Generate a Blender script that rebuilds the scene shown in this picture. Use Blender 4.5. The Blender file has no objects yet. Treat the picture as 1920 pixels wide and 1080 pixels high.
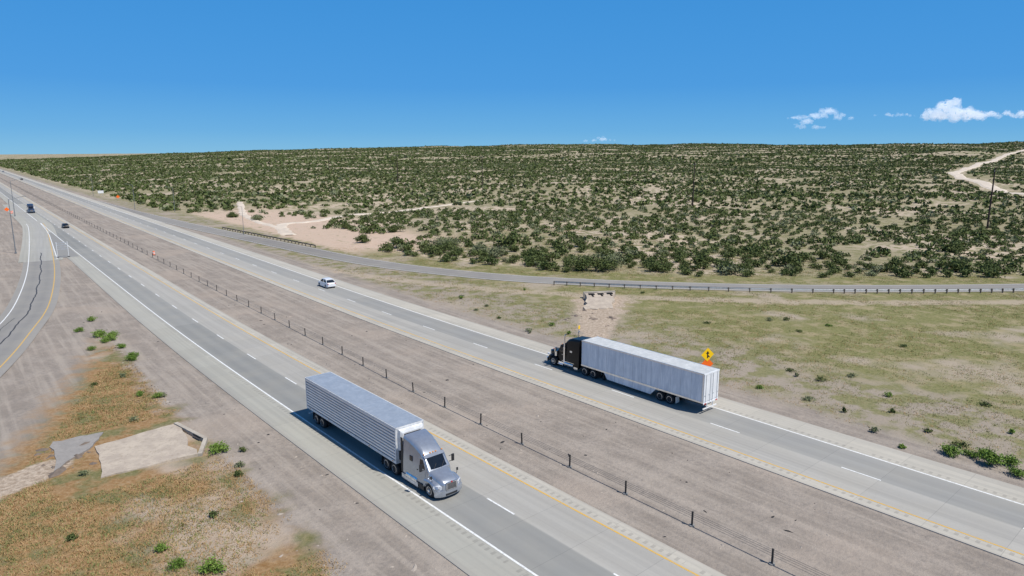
import bpy, math, random, bmesh, mathutils
import numpy as np
from mathutils import Vector, Matrix
random.seed(7); rng=np.random.default_rng(7)
scene=bpy.context.scene
COL=scene.collection
TH=math.radians(41)
D=(-math.sin(TH),math.cos(TH)); N=(math.cos(TH),math.sin(TH))
def delta(s):
    if s<40:return 0.0
    x=min(s,140);k=(x-40)/100
    r=3.7*(k**3-0.5*k**4)
    if s>140:r+=0.037*(s-140)
    return r
def delta_np(s):
    k=(np.clip(s,40,140)-40)/100
    return 3.7*(k**3-0.5*k**4)+0.037*np.clip(s-140,0,None)
def W(s,t):
    t2=t+delta(s)
    return (s*D[0]+t2*N[0], s*D[1]+t2*N[1])
# ---------------- noise
TAB=rng.random((256,256))
def vn(x,y,o=0):
    x=np.asarray(x,float)+o*17.31;y=np.asarray(y,float)+o*9.77
    xi=np.floor(x).astype(int);yi=np.floor(y).astype(int)
    fx=x-xi;fy=y-yi;fx=fx*fx*(3-2*fx);fy=fy*fy*(3-2*fy)
    a=TAB[xi&255,yi&255];b=TAB[(xi+1)&255,yi&255];c=TAB[xi&255,(yi+1)&255];d=TAB[(xi+1)&255,(yi+1)&255]
    return (a*(1-fx)+b*fx)*(1-fy)+(c*(1-fx)+d*fx)*fy
def fbm(x,y,o=0,k=3):
    r=0;a=.5;f=1
    for i in range(k):
        r=r+a*vn(x*f,y*f,o+i*3);a*=.5;f*=2.03
    return r/(1-.5**k)
def sst(a,b,x):
    k=np.clip((x-a)/(b-a),0,1);return k*k*(3-2*k)
# ---------------- frontage road polyline
FR_ST=[(420,58.5),(340,60.5),(290,63.2),(240,66.6),(200,70.2),(174,72.5),(156,74.0),(139,76.5),(124,80.5),(110,86),(100,91),(92,96.5),(83,103),(74,110.5),(63,120.5),(53,131),(42,144),(32,157),(10,187),(-20,228),(-60,285),(-120,370)]
def smooth_poly(P,it=2):
    P=[tuple(p) for p in P]
    for _ in range(it):
        Q=[P[0]]
        for a,b in zip(P[:-1],P[1:]):
            Q.append(tuple(.75*a[i]+.25*b[i] for i in range(2)));Q.append(tuple(.25*a[i]+.75*b[i] for i in range(2)))
        Q.append(P[-1]);P=Q
    return P
FR=smooth_poly([W(*p) for p in FR_ST],2)
RY=[(300,26.3),(284,25.9),(240,22.9),(191,19.2),(165,16.8),(141,13.9),(128,11.8),(117,9.2),(107,6.9),(98,4.4),(86,.6),(70,-5.5),(50,-15),(20,-31)]
RYp=smooth_poly([W(*p) for p in RY],2);RYd=[tuple(p) for p in RYp[::4]]
def polydist(X,Y,P):
    best=np.full(X.shape,1e9);sg=np.ones(X.shape)
    for (ax,ay),(bx,by) in zip(P[:-1],P[1:]):
        dx,dy=bx-ax,by-ay;L=dx*dx+dy*dy
        if L<1e-9: continue
        u=np.clip(((X-ax)*dx+(Y-ay)*dy)/L,0,1)
        ex=X-(ax+u*dx);ey=Y-(ay+u*dy)
        dd=np.hypot(ex,ey);cr=dx*ey-dy*ex
        m=dd<best;best=np.where(m,dd,best);sg=np.where(m,np.sign(cr),sg)
    return best*sg
FRc=[W(*p) for p in FR_ST]
def st_np(X,Y):
    s=X*D[0]+Y*D[1];t=X*N[0]+Y*N[1]
    return s,t-delta_np(s)
def height(X,Y):
    X=np.asarray(X,float);Y=np.asarray(Y,float)
    s,t=st_np(X,Y);r=np.hypot(X,Y);ph=np.degrees(np.arctan2(X,Y))
    fd=polydist(X,Y,FRc)
    A=np.interp(ph,[-180,-36,-28,-20,-12,-5,6,60,120,180],[0,0,.3,.6,.74,.84,1,1,0,0])*sst(80,170,t)
    rise=A*0.024*(np.clip(r-300,0,2300)-60*(1-np.exp(-np.clip(r-300,0,None)/60)))
    far=np.where((fd>0)&(t>66),sst(6,60,fd),0)*sst(66,100,t)
    dune=far*((fbm(X/38,Y/38,1)-.5)*3.4+(fbm(X/110,Y/110,5)-.5)*5.5*sst(120,500,r))
    hills=sst(600,2200,r)*A*(fbm(X/330,Y/330,9)-.5)*20
    left=sst(-2,-60,t)*(fbm(X/30,Y/30,3)-.5)*2.0*sst(20,90,r)*sst(500,200,s)
    micro=(sst(22,19,t)+sst(60.5,64,t)*(np.abs(fd)>5)*sst(5,9,np.abs(fd)))*(fbm(X/2.5,Y/2.5,11)-.5)*.2*sst(400,250,r)
    return -0.06+rise+dune+hills+left+micro-.25*sst(300,900,r)*(t<75)
def hz(x,y): return float(height(np.array([x]),np.array([y]))[0])
# ---------------- materials
def newmat(name):
    m=bpy.data.materials.new(name);m.use_nodes=True
    nt=m.node_tree;b=nt.nodes['Principled BSDF']
    return m,nt,b
def nd(nt,t,**k):
    n=nt.nodes.new(t)
    for a,v in k.items(): setattr(n,a,v)
    return n
def noise(nt,scale,detail=4,vec=None,rough=.55):
    n=nd(nt,'ShaderNodeTexNoise');n.inputs['Scale'].default_value=scale;n.inputs['Detail'].default_value=detail;n.inputs['Roughness'].default_value=rough
    if vec is None:
        if 'GEO' not in [x.name for x in nt.nodes]:
            g=nd(nt,'ShaderNodeNewGeometry');g.name='GEO'
        vec=nt.nodes['GEO'].outputs['Position']
    nt.links.new(vec,n.inputs['Vector']);return n.outputs['Fac']
def mr(nt,v,a,b,c=0.,d=1.):
    n=nd(nt,'ShaderNodeMapRange');n.interpolation_type='SMOOTHSTEP'
    nt.links.new(v,n.inputs['Value']);n.inputs['From Min'].default_value=a;n.inputs['From Max'].default_value=b
    n.inputs['To Min'].default_value=c;n.inputs['To Max'].default_value=d
    return n.outputs['Result']
def mth(nt,op,a,b=None,c=None):
    n=nd(nt,'ShaderNodeMath',operation=op)
    for i,v in enumerate((a,b,c)):
        if v is None: continue
        if isinstance(v,(int,float)): n.inputs[i].default_value=v
        else: nt.links.new(v,n.inputs[i])
    return n.outputs[0]
def mixc(nt,f,a,b,mode='MIX'):
    n=nd(nt,'ShaderNodeMix',data_type='RGBA',blend_type=mode)
    for i,v in ((0,f),(6,a),(7,b)):
        if isinstance(v,(int,float)): n.inputs[i].default_value=v
        elif isinstance(v,tuple): n.inputs[i].default_value=(*v,1)
        else: nt.links.new(v,n.inputs[i])
    return n.outputs[2]
def bump(nt,b,h,strength=.4,dist=.1):
    n=nd(nt,'ShaderNodeBump');n.inputs['Strength'].default_value=strength;n.inputs['Distance'].default_value=dist
    nt.links.new(h,n.inputs['Height']);nt.links.new(n.outputs[0],b.inputs['Normal'])
def simple(name,col,rough=.6,metal=0.,var=.12,scale=3.,coat=0.,spec=None,obj=True):
    m,nt,b=newmat(name)
    tc=nd(nt,'ShaderNodeTexCoord')
    f=noise(nt,scale,5,tc.outputs['Object'] if obj else None)
    c=mixc(nt,mr(nt,f,.3,.7),tuple(x*(1-var) for x in col),tuple(min(1,x*(1+var)) for x in col))
    nt.links.new(c,b.inputs['Base Color']);b.inputs['Roughness'].default_value=rough;b.inputs['Metallic'].default_value=metal
    b.inputs['Coat Weight'].default_value=coat
    if spec is not None:b.inputs['Specular IOR Level'].default_value=spec
    return m
M_rubber=simple('rubber',(.022,.022,.024),.85)
M_alu=simple('polished_aluminium',(.72,.73,.75),.28,.9)
M_chrome=simple('chrome',(.8,.8,.82),.14,1.)
M_black=simple('black_plastic',(.02,.02,.022),.55)
M_dark=simple('dark_chassis',(.03,.03,.03),.7)
M_glass=simple('tinted_glass',(.010,.013,.018),.06,spec=.7)
M_silver=simple('silver_paint',(.40,.43,.48),.26,.6,.06,coat=.6)
M_blackp=simple('black_paint',(.004,.004,.005),.3,0,.1,coat=0,spec=.3)
M_bluep=simple('dark_blue_paint',(.03,.05,.09),.3,.2,.1,coat=.6)
M_whitep=simple('white_paint',(.75,.76,.78),.3,0,.04,coat=.6)
M_lamp=simple('lamp_lens',(.75,.77,.8),.12,.2)
M_red=simple('red_lens',(.45,.02,.02),.3)
M_amber=simple('amber_lens',(.8,.3,.03),.3)
M_steel=simple('galvanised_steel',(.44,.46,.48),.5,.3)
M_lampst=simple('dull_lamp_steel',(.22,.23,.24),.6,.3)
M_wire=simple('dull_wire',(.13,.13,.13),.6,.3)
M_post=simple('weathered_post',(.05,.045,.04),.8)
M_wood=simple('weathered_wood',(.045,.028,.024),.9,var=.3)
M_orange=simple('orange_sheeting',(1.0,.16,.01),.5,var=.04)
M_yellow=simple('yellow_sheeting',(1.0,.60,.0),.5,var=.04)
M_signwhite=simple('white_sheeting',(.75,.75,.75),.5,var=.04)
M_ink=simple('black_ink',(.01,.01,.01),.6)
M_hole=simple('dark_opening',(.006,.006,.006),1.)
M_reeferunit=simple('reefer_unit_white',(.66,.67,.68),.4)
# ---------------- mesh builder
class MB:
    def __init__(s): s.v=[];s.f=[];s.m=[]
    def add(s,vs,fs,mi=0):
        o=len(s.v);s.v+= [tuple(p) for p in vs];s.f+=[tuple(i+o for i in f) for f in fs];s.m+=[mi]*len(fs)
    def box(s,c,d,mi=0,rz=0.,mat=None):
        x,y,z=d[0]/2,d[1]/2,d[2]/2
        vs=[Vector((i*x,j*y,k*z)) for i in(-1,1) for j in(-1,1) for k in(-1,1)]
        R=mat if mat else Matrix.Rotation(rz,3,'Z')
        vs=[R@p+Vector(c) for p in vs]
        s.add(vs,[(0,1,3,2),(4,6,7,5),(0,4,5,1),(2,3,7,6),(0,2,6,4),(1,5,7,3)],mi)
    def cyl(s,a,b,r0,r1=None,n=10,mi=0,cap=True):
        r1=r0 if r1 is None else r1
        a=Vector(a);b=Vector(b);q=(b-a).to_track_quat('Z','Y')
        vs=[]
        for c,r in((a,r0),(b,r1)):
            for i in range(n):
                an=2*math.pi*i/n;vs.append(q@Vector((r*math.cos(an),r*math.sin(an),0))+c)
        fs=[(i,(i+1)%n,n+(i+1)%n,n+i) for i in range(n)]
        if cap: fs+=[tuple(range(n-1,-1,-1)),tuple(range(n,2*n))]
        s.add(vs,fs,mi)
    def loft(s,rings,mi=0,cap=True):
        n=len(rings[0]);vs=[p for r in rings for p in r];fs=[]
        for k in range(len(rings)-1):
            for i in range(n):
                a=k*n+i;b=k*n+(i+1)%n;fs.append((a,b,b+n,a+n))
        if cap: fs+=[tuple(range(n-1,-1,-1)),tuple(range((len(rings)-1)*n,len(rings)*n))]
        s.add(vs,fs,mi)
    def rev(s,prof,cy=0,n=24,mi=0):
        rings=[[(r*math.cos(2*math.pi*i/n),y+cy,r*math.sin(2*math.pi*i/n)) for i in range(n)] for y,r in prof]
        s.loft(rings,mi)
    def make(s,name,mats,parent=None,smooth=False,loc=None,rz=0.,ang=35,recalc=True):
        me=bpy.data.meshes.new(name);me.from_pydata(s.v,[],s.f);me.polygons.foreach_set('material_index',s.m)
        for m in (mats if isinstance(mats,(list,tuple)) else [mats]): me.materials.append(m)
        if recalc:
            bm=bmesh.new();bm.from_mesh(me);bmesh.ops.recalc_face_normals(bm,faces=bm.faces);bm.to_mesh(me);bm.free()
        if smooth:
            me.polygons.foreach_set('use_smooth',[True]*len(me.polygons))
            me.set_sharp_from_angle(angle=math.radians(ang))
        me.update()
        o=bpy.data.objects.new(name,me);COL.objects.link(o)
        if parent:o.parent=parent
        if loc:o.location=loc
        o.rotation_euler[2]=rz
        return o
def empty(name,loc,rz=0,**k):
    e=bpy.data.objects.new(name,None);COL.objects.link(e);e.location=loc;e.rotation_euler[2]=rz
    return e
def tag(o,label,cat,group=None):
    o['label']=label;o['category']=cat
    if group:o['group']=group
def copytree(o,loc,rz=None,scale=None):
    c=o.copy();COL.objects.link(c);c.location=loc
    if rz is not None:c.rotation_euler[2]=rz
    if scale is not None:c.scale=scale
    for ch in o.children:
        k=ch.copy();COL.objects.link(k);k.parent=c
        for g in ch.children:
            q=g.copy();COL.objects.link(q);q.parent=k
    return c
def npmesh(name,V,F4,mats,attrs=None,mi=None,smooth=False):
    me=bpy.data.meshes.new(name);nv=len(V);k=F4.shape[1];nf=len(F4)
    me.vertices.add(nv);me.vertices.foreach_set('co',np.ascontiguousarray(V,dtype=np.float32).ravel())
    me.loops.add(nf*k);me.loops.foreach_set('vertex_index',F4.astype(np.int32).ravel())
    me.polygons.add(nf);me.polygons.foreach_set('loop_start',np.arange(0,nf*k,k,dtype=np.int32))
    try: me.polygons.foreach_set('loop_total',np.full(nf,k,dtype=np.int32))
    except Exception: pass
    for m in mats: me.materials.append(m)
    if mi is not None: me.polygons.foreach_set('material_index',mi.astype(np.int32))
    me.polygons.foreach_set('use_smooth',np.full(nf,smooth))
    if attrs:
        for a,v in attrs.items():
            at=me.attributes.new(a,'FLOAT','POINT');at.data.foreach_set('value',v.astype(np.float32).ravel())
    me.update(calc_edges=True)
    o=bpy.data.objects.new(name,me);COL.objects.link(o);return o
# ---------------- ground
angs=np.radians(np.concatenate([np.linspace(-52,52,760),np.linspace(54,306,100)]))
rad=np.concatenate([np.array([2.,6,12,18]),np.geomspace(22,16000,360)])
na=len(angs);nr=len(rad)
RR,AA=np.meshgrid(rad,angs,indexing='ij')
X=RR*np.sin(AA);Y=RR*np.cos(AA);Z=height(X.ravel(),Y.ravel()).reshape(X.shape)
V=np.stack([X,Y,Z],-1).reshape(-1,3)
i=np.arange(nr-1)[:,None];j=np.arange(na)[None,:]
a=i*na+j;b=i*na+(j+1)%na
F=np.stack([a,a+na,b+na,b],-1).reshape(-1,4)
s_,t_=st_np(V[:,0],V[:,1]);fd_=polydist(V[:,0],V[:,1],FRc)
def capsule(s,t,a,b,ra,rb):
    dx,dy=b[0]-a[0],b[1]-a[1];u=np.clip(((s-a[0])*dx+(t-a[1])*dy)/(dx*dx+dy*dy),0,1)
    return np.hypot(s-a[0]-u*dx,t-a[1]-u*dy)/(ra+(rb-ra)*u)
def washf(s,t):
    w=capsule(s,t,(77,87.5),(67,75),5.6,3.4);w=np.minimum(w,capsule(s,t,(67,75),(59,66),3.2,1.6))
    return np.minimum(w,capsule(s,t,(63.5,5.5),(57,-9),1.7,3.0))
cul_=washf(s_,t_);rd_=np.abs(polydist(V[:,0],V[:,1],RYd))
m,nt,b=newmat('desert_ground')
def attr(nm):
    n=nd(nt,'ShaderNodeAttribute');n.attribute_name=nm;return n.outputs['Fac']
ts,tt,tf,tcul,trd=attr('s_road'),attr('t_road'),attr('front_dist'),attr('wash_dist'),attr('ramp_dist')
nb=noise(nt,.06,4);nm_=noise(nt,.35,5);nf_=noise(nt,2.6,6,rough=.7);ng=noise(nt,.018,3);nfine=noise(nt,9,4,rough=.8)
cv=nd(nt,'ShaderNodeCombineXYZ');nt.links.new(mth(nt,'MULTIPLY',tt,1.1),cv.inputs[0]);nt.links.new(mth(nt,'MULTIPLY',ts,.045),cv.inputs[1])
trk=noise(nt,1.,4,cv.outputs[0],.6)
tw=mth(nt,'ADD',tt,mth(nt,'MULTIPLY',mth(nt,'SUBTRACT',nm_,.5),9.))
tw2=mth(nt,'ADD',tt,mth(nt,'MULTIPLY',mth(nt,'SUBTRACT',nb,.5),26.))
gravel=mixc(nt,mr(nt,nm_,.35,.68),(.268,.228,.192),(.34,.292,.248))
gravel=mixc(nt,mr(nt,nf_,.40,.70,0,.75),gravel,(.215,.188,.165))
gravel=mixc(nt,mr(nt,trk,.42,.66,0,.6),gravel,(.40,.345,.29))
gravel=mixc(nt,mr(nt,nb,.52,.64,0,.45),gravel,(.40,.33,.27))
sand=mixc(nt,mr(nt,nm_,.3,.7),(.45,.36,.27),(.57,.47,.365))
grass=mixc(nt,mr(nt,nf_,.3,.7),(.125,.13,.05),(.235,.20,.10))
meadow=mixc(nt,mr(nt,nf_,.3,.7),(.145,.155,.055),(.25,.225,.105))
dry=mixc(nt,mr(nt,nf_,.3,.7),(.24,.135,.055),(.36,.235,.125))
lm=mth(nt,'MULTIPLY',mr(nt,tw,17.8,14.8),mr(nt,mth(nt,'ADD',ts,mth(nt,'MULTIPLY',nb,20.)),126,110))
lm=mth(nt,'MULTIPLY',lm,mr(nt,mth(nt,'ADD',trd,mth(nt,'MULTIPLY',nm_,8.)),11,15))
leftc=mixc(nt,mr(nt,nm_,.38,.54),grass,dry)
leftc=mixc(nt,mr(nt,nb,.53,.62,0,.8),leftc,mixc(nt,.45,gravel,sand))
leftc=mixc(nt,mr(nt,nf_,.55,.78,0,.5),leftc,(.34,.285,.22))
col=mixc(nt,lm,gravel,leftc)
rmask=mr(nt,tw,63.0,66)
rc=mixc(nt,mr(nt,nm_,.46,.66),meadow,(.31,.26,.15))
rc=mixc(nt,mr(nt,nb,.54,.66),rc,(.36,.30,.225))
rc=mixc(nt,mr(nt,nf_,.55,.75,0,.5),rc,(.20,.17,.10))
nearroad=mr(nt,tw2,86,72)
rc=mixc(nt,mth(nt,'MULTIPLY',nearroad,mr(nt,nm_,.42,.56,.15,.9)),rc,(.32,.27,.22))
tfw=mth(nt,'ADD',tf,mth(nt,'MULTIPLY',mth(nt,'SUBTRACT',nm_,.5),5.))
strip=mth(nt,'MULTIPLY',mr(nt,tfw,-15,-13.2),mr(nt,tfw,-9.5,-11.5))
rc=mixc(nt,mth(nt,'MULTIPLY',strip,.75),rc,(.42,.34,.26))
col=mixc(nt,rmask,col,rc)
wash=mr(nt,mth(nt,'ADD',tcul,mth(nt,'MULTIPLY',mth(nt,'SUBTRACT',nm_,.5),2.0)),1.1,.7)
col=mixc(nt,wash,col,mixc(nt,mr(nt,nf_,.35,.65),(.30,.23,.17),(.50,.41,.32)))
dmask=mth(nt,'MULTIPLY',mr(nt,mth(nt,'ADD',tf,mth(nt,'MULTIPLY',nm_,6.)),14,19),mr(nt,tt,66,74))
dg=mixc(nt,mr(nt,nf_,.35,.65),(.17,.17,.08),(.27,.235,.135))
dc=mixc(nt,mr(nt,nm_,.47,.57),sand,dg)
dc=mixc(nt,mr(nt,ng,.40,.58,0,.7),dc,dg)
col=mixc(nt,dmask,col,dc)
clear=mth(nt,'MULTIPLY',mth(nt,'MULTIPLY',mr(nt,ts,146,166),mr(nt,ts,330,290)),mth(nt,'MULTIPLY',mr(nt,tw,77,82),mr(nt,tw2,126,108)))
clear=mth(nt,'MULTIPLY',clear,mr(nt,nm_,.72,.58))
col=mixc(nt,mth(nt,'MULTIPLY',clear,.92),col,mixc(nt,nm_,(.46,.33,.245),(.60,.47,.37)))
col=mixc(nt,mr(nt,nfine,.58,.72,0,.5),col,(.14,.12,.10))
nt.links.new(col,b.inputs['Base Color']);b.inputs['Roughness'].default_value=.95;b.inputs['Specular IOR Level'].default_value=.1
bump(nt,b,mth(nt,'ADD',nf_,mth(nt,'MULTIPLY',nm_,2.)),.75,.14)
ground=npmesh('ground',V,F,[m],{'s_road':s_,'t_road':t_,'front_dist':fd_,'wash_dist':cul_,'ramp_dist':rd_},smooth=True)
ground['kind']='structure'
# ---------------- ribbons
def ribbon(name,pts_fn,svals,tvals,z,mat,skirt=0.):
    vs=[];uv=[];ns=len(svals);tv=list(tvals)
    for s in svals:
        for t in tv:
            x,y=pts_fn(s,t);vs.append((x,y,z));uv.append((t,s))
    nt_=len(tv);fs=[]
    for i in range(ns-1):
        for j in range(nt_-1):
            a=i*nt_+j;fs.append((a,a+1,a+nt_+1,a+nt_))
    if skirt:
        base=len(vs)
        for s in svals:
            for t in (tv[0]-.05,tv[-1]+.05):
                x,y=pts_fn(s,t);vs.append((x,y,z-skirt));uv.append((t,s))
        for i in range(ns-1):
            fs.append((base+2*i,i*nt_,(i+1)*nt_,base+2*i+2));fs.append((i*nt_+nt_-1,base+2*i+1,base+2*i+3,(i+1)*nt_+nt_-1))
    me=bpy.data.meshes.new(name);me.from_pydata(vs,[],fs);me.materials.append(mat)
    l=me.uv_layers.new(name='UVMap')
    for lp in me.loops: l.data[lp.index].uv=uv[lp.vertex_index]
    bm=bmesh.new();bm.from_mesh(me);bmesh.ops.recalc_face_normals(bm,faces=bm.faces)
    bm.to_mesh(me);bm.free()
    o=bpy.data.objects.new(name,me);COL.objects.link(o);o['kind']='structure';return o
def svs(a,b):
    r=[];s=a
    while s<b:
        r.append(s);s+=3 if s<300 else 12
    r.append(b);return r
def roadmat(name,bands,rumble,dirt=(.36,.33,.27),st=.3):
    m,nt,b=newmat(name)
    uv=nd(nt,'ShaderNodeUVMap');sep=nd(nt,'ShaderNodeSeparateXYZ');nt.links.new(uv.outputs[0],sep.inputs[0])
    t,s=sep.outputs[0],sep.outputs[1]
    n1=noise(nt,.25,4);n2=noise(nt,3.,5,rough=.7)
    mp=nd(nt,'ShaderNodeMapping');mp.inputs['Scale'].default_value=(2.2,.03,1);nt.links.new(uv.outputs[0],mp.inputs[0])
    streak=noise(nt,1.,4,mp.outputs[0])
    cr=nd(nt,'ShaderNodeValToRGB')
    lo,hi=bands[0][0],bands[-1][0]
    twv=mth(nt,'ADD',t,mth(nt,'MULTIPLY',mth(nt,'SUBTRACT',n1,.5),.12))
    fac=mth(nt,'DIVIDE',mth(nt,'SUBTRACT',twv,lo),hi-lo);nt.links.new(fac,cr.inputs[0])
    el=cr.color_ramp.elements
    while len(el)>1: el.remove(el[-1])
    el[0].position=0;el[0].color=(*bands[0][1],1)
    for p,c in bands[1:]:
        e=el.new((p-lo)/(hi-lo));e.color=(*c,1)
    col=cr.outputs[0]
    col=mixc(nt,mr(nt,streak,.35,.7,0,st),col,(.20,.195,.185))
    col=mixc(nt,mr(nt,n1,.35,.75,0,.28),col,dirt)
    col=mixc(nt,mr(nt,n2,.45,.8,0,.22),col,(.24,.23,.21))
    sl=mth(nt,'DIVIDE',s,4.6);fl=mth(nt,'FLOOR',sl)
    wn=nd(nt,'ShaderNodeTexWhiteNoise',noise_dimensions='1D');nt.links.new(fl,wn.inputs['W'])
    col=mixc(nt,mth(nt,'MULTIPLY',wn.outputs['Value'],.12),col,(.18,.18,.17))
    wn2=nd(nt,'ShaderNodeTexWhiteNoise',noise_dimensions='1D');nt.links.new(mth(nt,'FLOOR',mth(nt,'DIVIDE',s,53.)),wn2.inputs['W'])
    col=mixc(nt,mth(nt,'MULTIPLY',wn2.outputs['Value'],.16),col,(.47,.45,.41))
    fr=mth(nt,'FRACT',sl)
    j=mth(nt,'LESS_THAN',fr,.007)
    col=mixc(nt,mth(nt,'MULTIPLY',j,.35),col,(.10,.10,.10))
    for tl in rumble:
        inb=mth(nt,'LESS_THAN',mth(nt,'ABSOLUTE',mth(nt,'SUBTRACT',t,tl)),.2)
        sq=mth(nt,'LESS_THAN',mth(nt,'FRACT',mth(nt,'DIVIDE',s,.62)),.4)
        gap=mth(nt,'LESS_THAN',mth(nt,'FRACT',mth(nt,'DIVIDE',s,7.3)),.86)
        col=mixc(nt,mth(nt,'MULTIPLY',mth(nt,'MULTIPLY',mth(nt,'MULTIPLY',inb,sq),gap),.3),col,(.14,.13,.12))
    nt.links.new(col,b.inputs['Base Color']);b.inputs['Roughness'].default_value=.85;b.inputs['Specular IOR Level'].default_value=.25
    bump(nt,b,n2,.12,.02)
    return m
SH=(.40,.385,.33);SHl=(.51,.47,.395)
g1=(.27,.268,.25);g1d=(.23,.23,.218);g2=(.42,.40,.36);g2d=(.375,.355,.32)
m_near=roadmat('concrete_near',[(22.3,(.34,.32,.28)),(22.9,SH),(25.3,SH),(25.5,g1),(26.3,g1d),(27.2,g1),(28.2,g1d),(29.0,g1),(29.12,g2),(30.1,g2d),(30.9,g2),(31.9,g2d),(32.6,g2),(32.75,SHl),(33.8,SHl),(34.1,(.40,.36,.31))],[24.95,33.25])
m_far=roadmat('concrete_far',[(48.9,(.40,.36,.31)),(49.2,SHl),(50.1,SHl),(50.3,g2),(51.2,g2),(52.0,g2d),(53.8,g2),(53.95,(.31,.305,.285)),(54.8,(.275,.27,.255)),(55.7,(.31,.305,.285)),(56.7,(.275,.27,.255)),(57.6,(.31,.305,.285)),(57.75,SHl),(60.4,SHl),(61,(.40,.37,.32))],[49.75,58.35])
ribbon('near_roadway',W,svs(-70,2600),[22.35,25.4,29.1,32.75,34.05],0.0,m_near,.3)
ribbon('far_roadway',W,svs(-70,2600),[48.95,50.2,53.9,57.8,60.9],0.0,m_far,.3)
def paint(name,col,rough=.7):
    m,nt,b=newmat(name)
    n=noise(nt,4.,5,rough=.75)
    nt.links.new(mixc(nt,mr(nt,n,.42,.78,0,.85),col,(.36,.35,.32)),b.inputs['Base Color']);b.inputs['Roughness'].default_value=rough;return m
M_pw=paint('white_road_paint',(.78,.78,.76));M_py=paint('yellow_road_paint',(.64,.38,.06))
LZ=.006
def line(name,t,s0,s1,w,mat): return ribbon(name,W,svs(s0,s1),[t-w/2,t+w/2],LZ,mat)
line('white_edge_line',25.4,-70,243,.16,M_pw);line('white_edge_line',25.4,310,2600,.2,M_pw)
line('yellow_edge_line',32.75,-70,2600,.15,M_py)
line('yellow_edge_line',50.2,-70,2600,.15,M_py);line('white_edge_line',57.8,-70,2600,.16,M_pw)
def dashes(t,ph):
    mb=MB()
    for k in range(-8,60):
        s=ph+12.19*k
        a=W(s,t-.07);b=W(s,t+.07);c=W(s+3.05,t+.07);d=W(s+3.05,t-.07)
        mb.add([(*a,LZ),(*b,LZ),(*c,LZ),(*d,LZ)],[(0,1,2,3)])
    o=mb.make('lane_dashes',M_pw);o['kind']='structure'
dashes(29.08,33.2);dashes(53.97,30.5)
def polyribbon(name,P,wl,wr,z,mat,drape=False,zoff=0.,ncross=1,jit=0.):
    P=[Vector((p[0],p[1])) for p in P];vs=[];uv=[];L=0
    for i,p in enumerate(P):
        a=P[max(0,i-1)];b=P[min(len(P)-1,i+1)];d=(b-a).normalized();n=Vector((-d.y,d.x))
        if i: L+=(p-P[i-1]).length
        e0=wl*(1+random.uniform(-jit,jit));e1=wr*(1+random.uniform(-jit,jit))
        for k in range(ncross+1):
            off=e0+(e1-e0)*k/ncross
            q=p+n*off;zz=(hz(q.x,q.y)+(zoff if 0<k<ncross else -zoff*.6)) if drape else z
            vs.append((q.x,q.y,zz));uv.append((off,L))
    fs=[];c=ncross+1
    for i in range(len(P)-1):
        for k in range(ncross): fs.append((i*c+k,i*c+k+1,(i+1)*c+k+1,(i+1)*c+k))
    me=bpy.data.meshes.new(name);me.from_pydata(vs,[],fs);me.materials.append(mat)
    l=me.uv_layers.new(name='UVMap')
    for lp in me.loops:l.data[lp.index].uv=uv[lp.vertex_index]
    me.update()
    if me.polygons[0].normal.z<0: me.flip_normals()
    o=bpy.data.objects.new(name,me);COL.objects.link(o);o['kind']='structure';return o
m_asph=roadmat('old_asphalt',[(-8,(.26,.235,.21)),(-3.1,(.25,.23,.205)),(-2.,(.21,.195,.178)),(-1,(.24,.22,.20)),(0,(.205,.19,.175)),(1.2,(.24,.22,.20)),(2.2,(.21,.195,.18)),(3.1,(.26,.235,.21)),(8,(.26,.235,.21))],[],st=.1)
polyribbon('frontage_road',FR,-3.5,3.5,-.004,m_asph)
polyribbon('frontage_edge_line',FR,3.0,3.1,.003,M_pw)
polyribbon('frontage_edge_line',FR,-3.1,-3.0,.003,M_pw)
polyribbon('exit_ramp',RYp,-5.9,1.1,.003,roadmat('ramp_asphalt',[(-7,(.28,.26,.235)),(-5,(.25,.235,.215)),(-3.6,(.20,.19,.178)),(-2.5,(.24,.225,.21)),(-1.2,(.20,.19,.178)),(0,(.25,.235,.215)),(1.5,(.28,.255,.23))],[],st=.1))
polyribbon('yellow_ramp_line',RYp,-.08,.08,.010,M_py)
polyribbon('white_ramp_line',RYp,-5.0,-4.84,.010,M_pw)
RC=smooth_poly([W(*p) for p in [(420,24.5),(360,24),(300,24.3),(284,23.9),(240,20.9),(193,17.0)]],2)
m_rc=roadmat('ramp_concrete',[(-8,SH),(-3,SH),(0,(.37,.36,.335)),(3,SH),(8,SH)],[])
polyribbon('ramp_pavement',RC,-4.6,4.2,.0045,m_rc)
gb=MB()
gb.add([(*W(196,20.4),.0055),(*W(196,24.9),.0055),(*W(262,25.6),.0055),(*W(262,24.4),.0055)],[(0,1,2,3)])
o=gb.make('gore_pavement',m_rc);o['kind']='structure'
polyribbon('white_gore_line',smooth_poly([W(*p) for p in [(300,25.6),(262,24.6),(225,22.2),(195,20.2)]],1),-.1,.1,.014,M_pw)
polyribbon('white_gore_line',smooth_poly([W(*p) for p in [(300,25.7),(262,25.5),(225,25.4)]],1),-.1,.1,.018,M_pw)
mt=simple('tar_seal',(.06,.056,.052),.6,obj=False)
mb=MB()
P=[Vector(p) for p in RYp]
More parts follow.
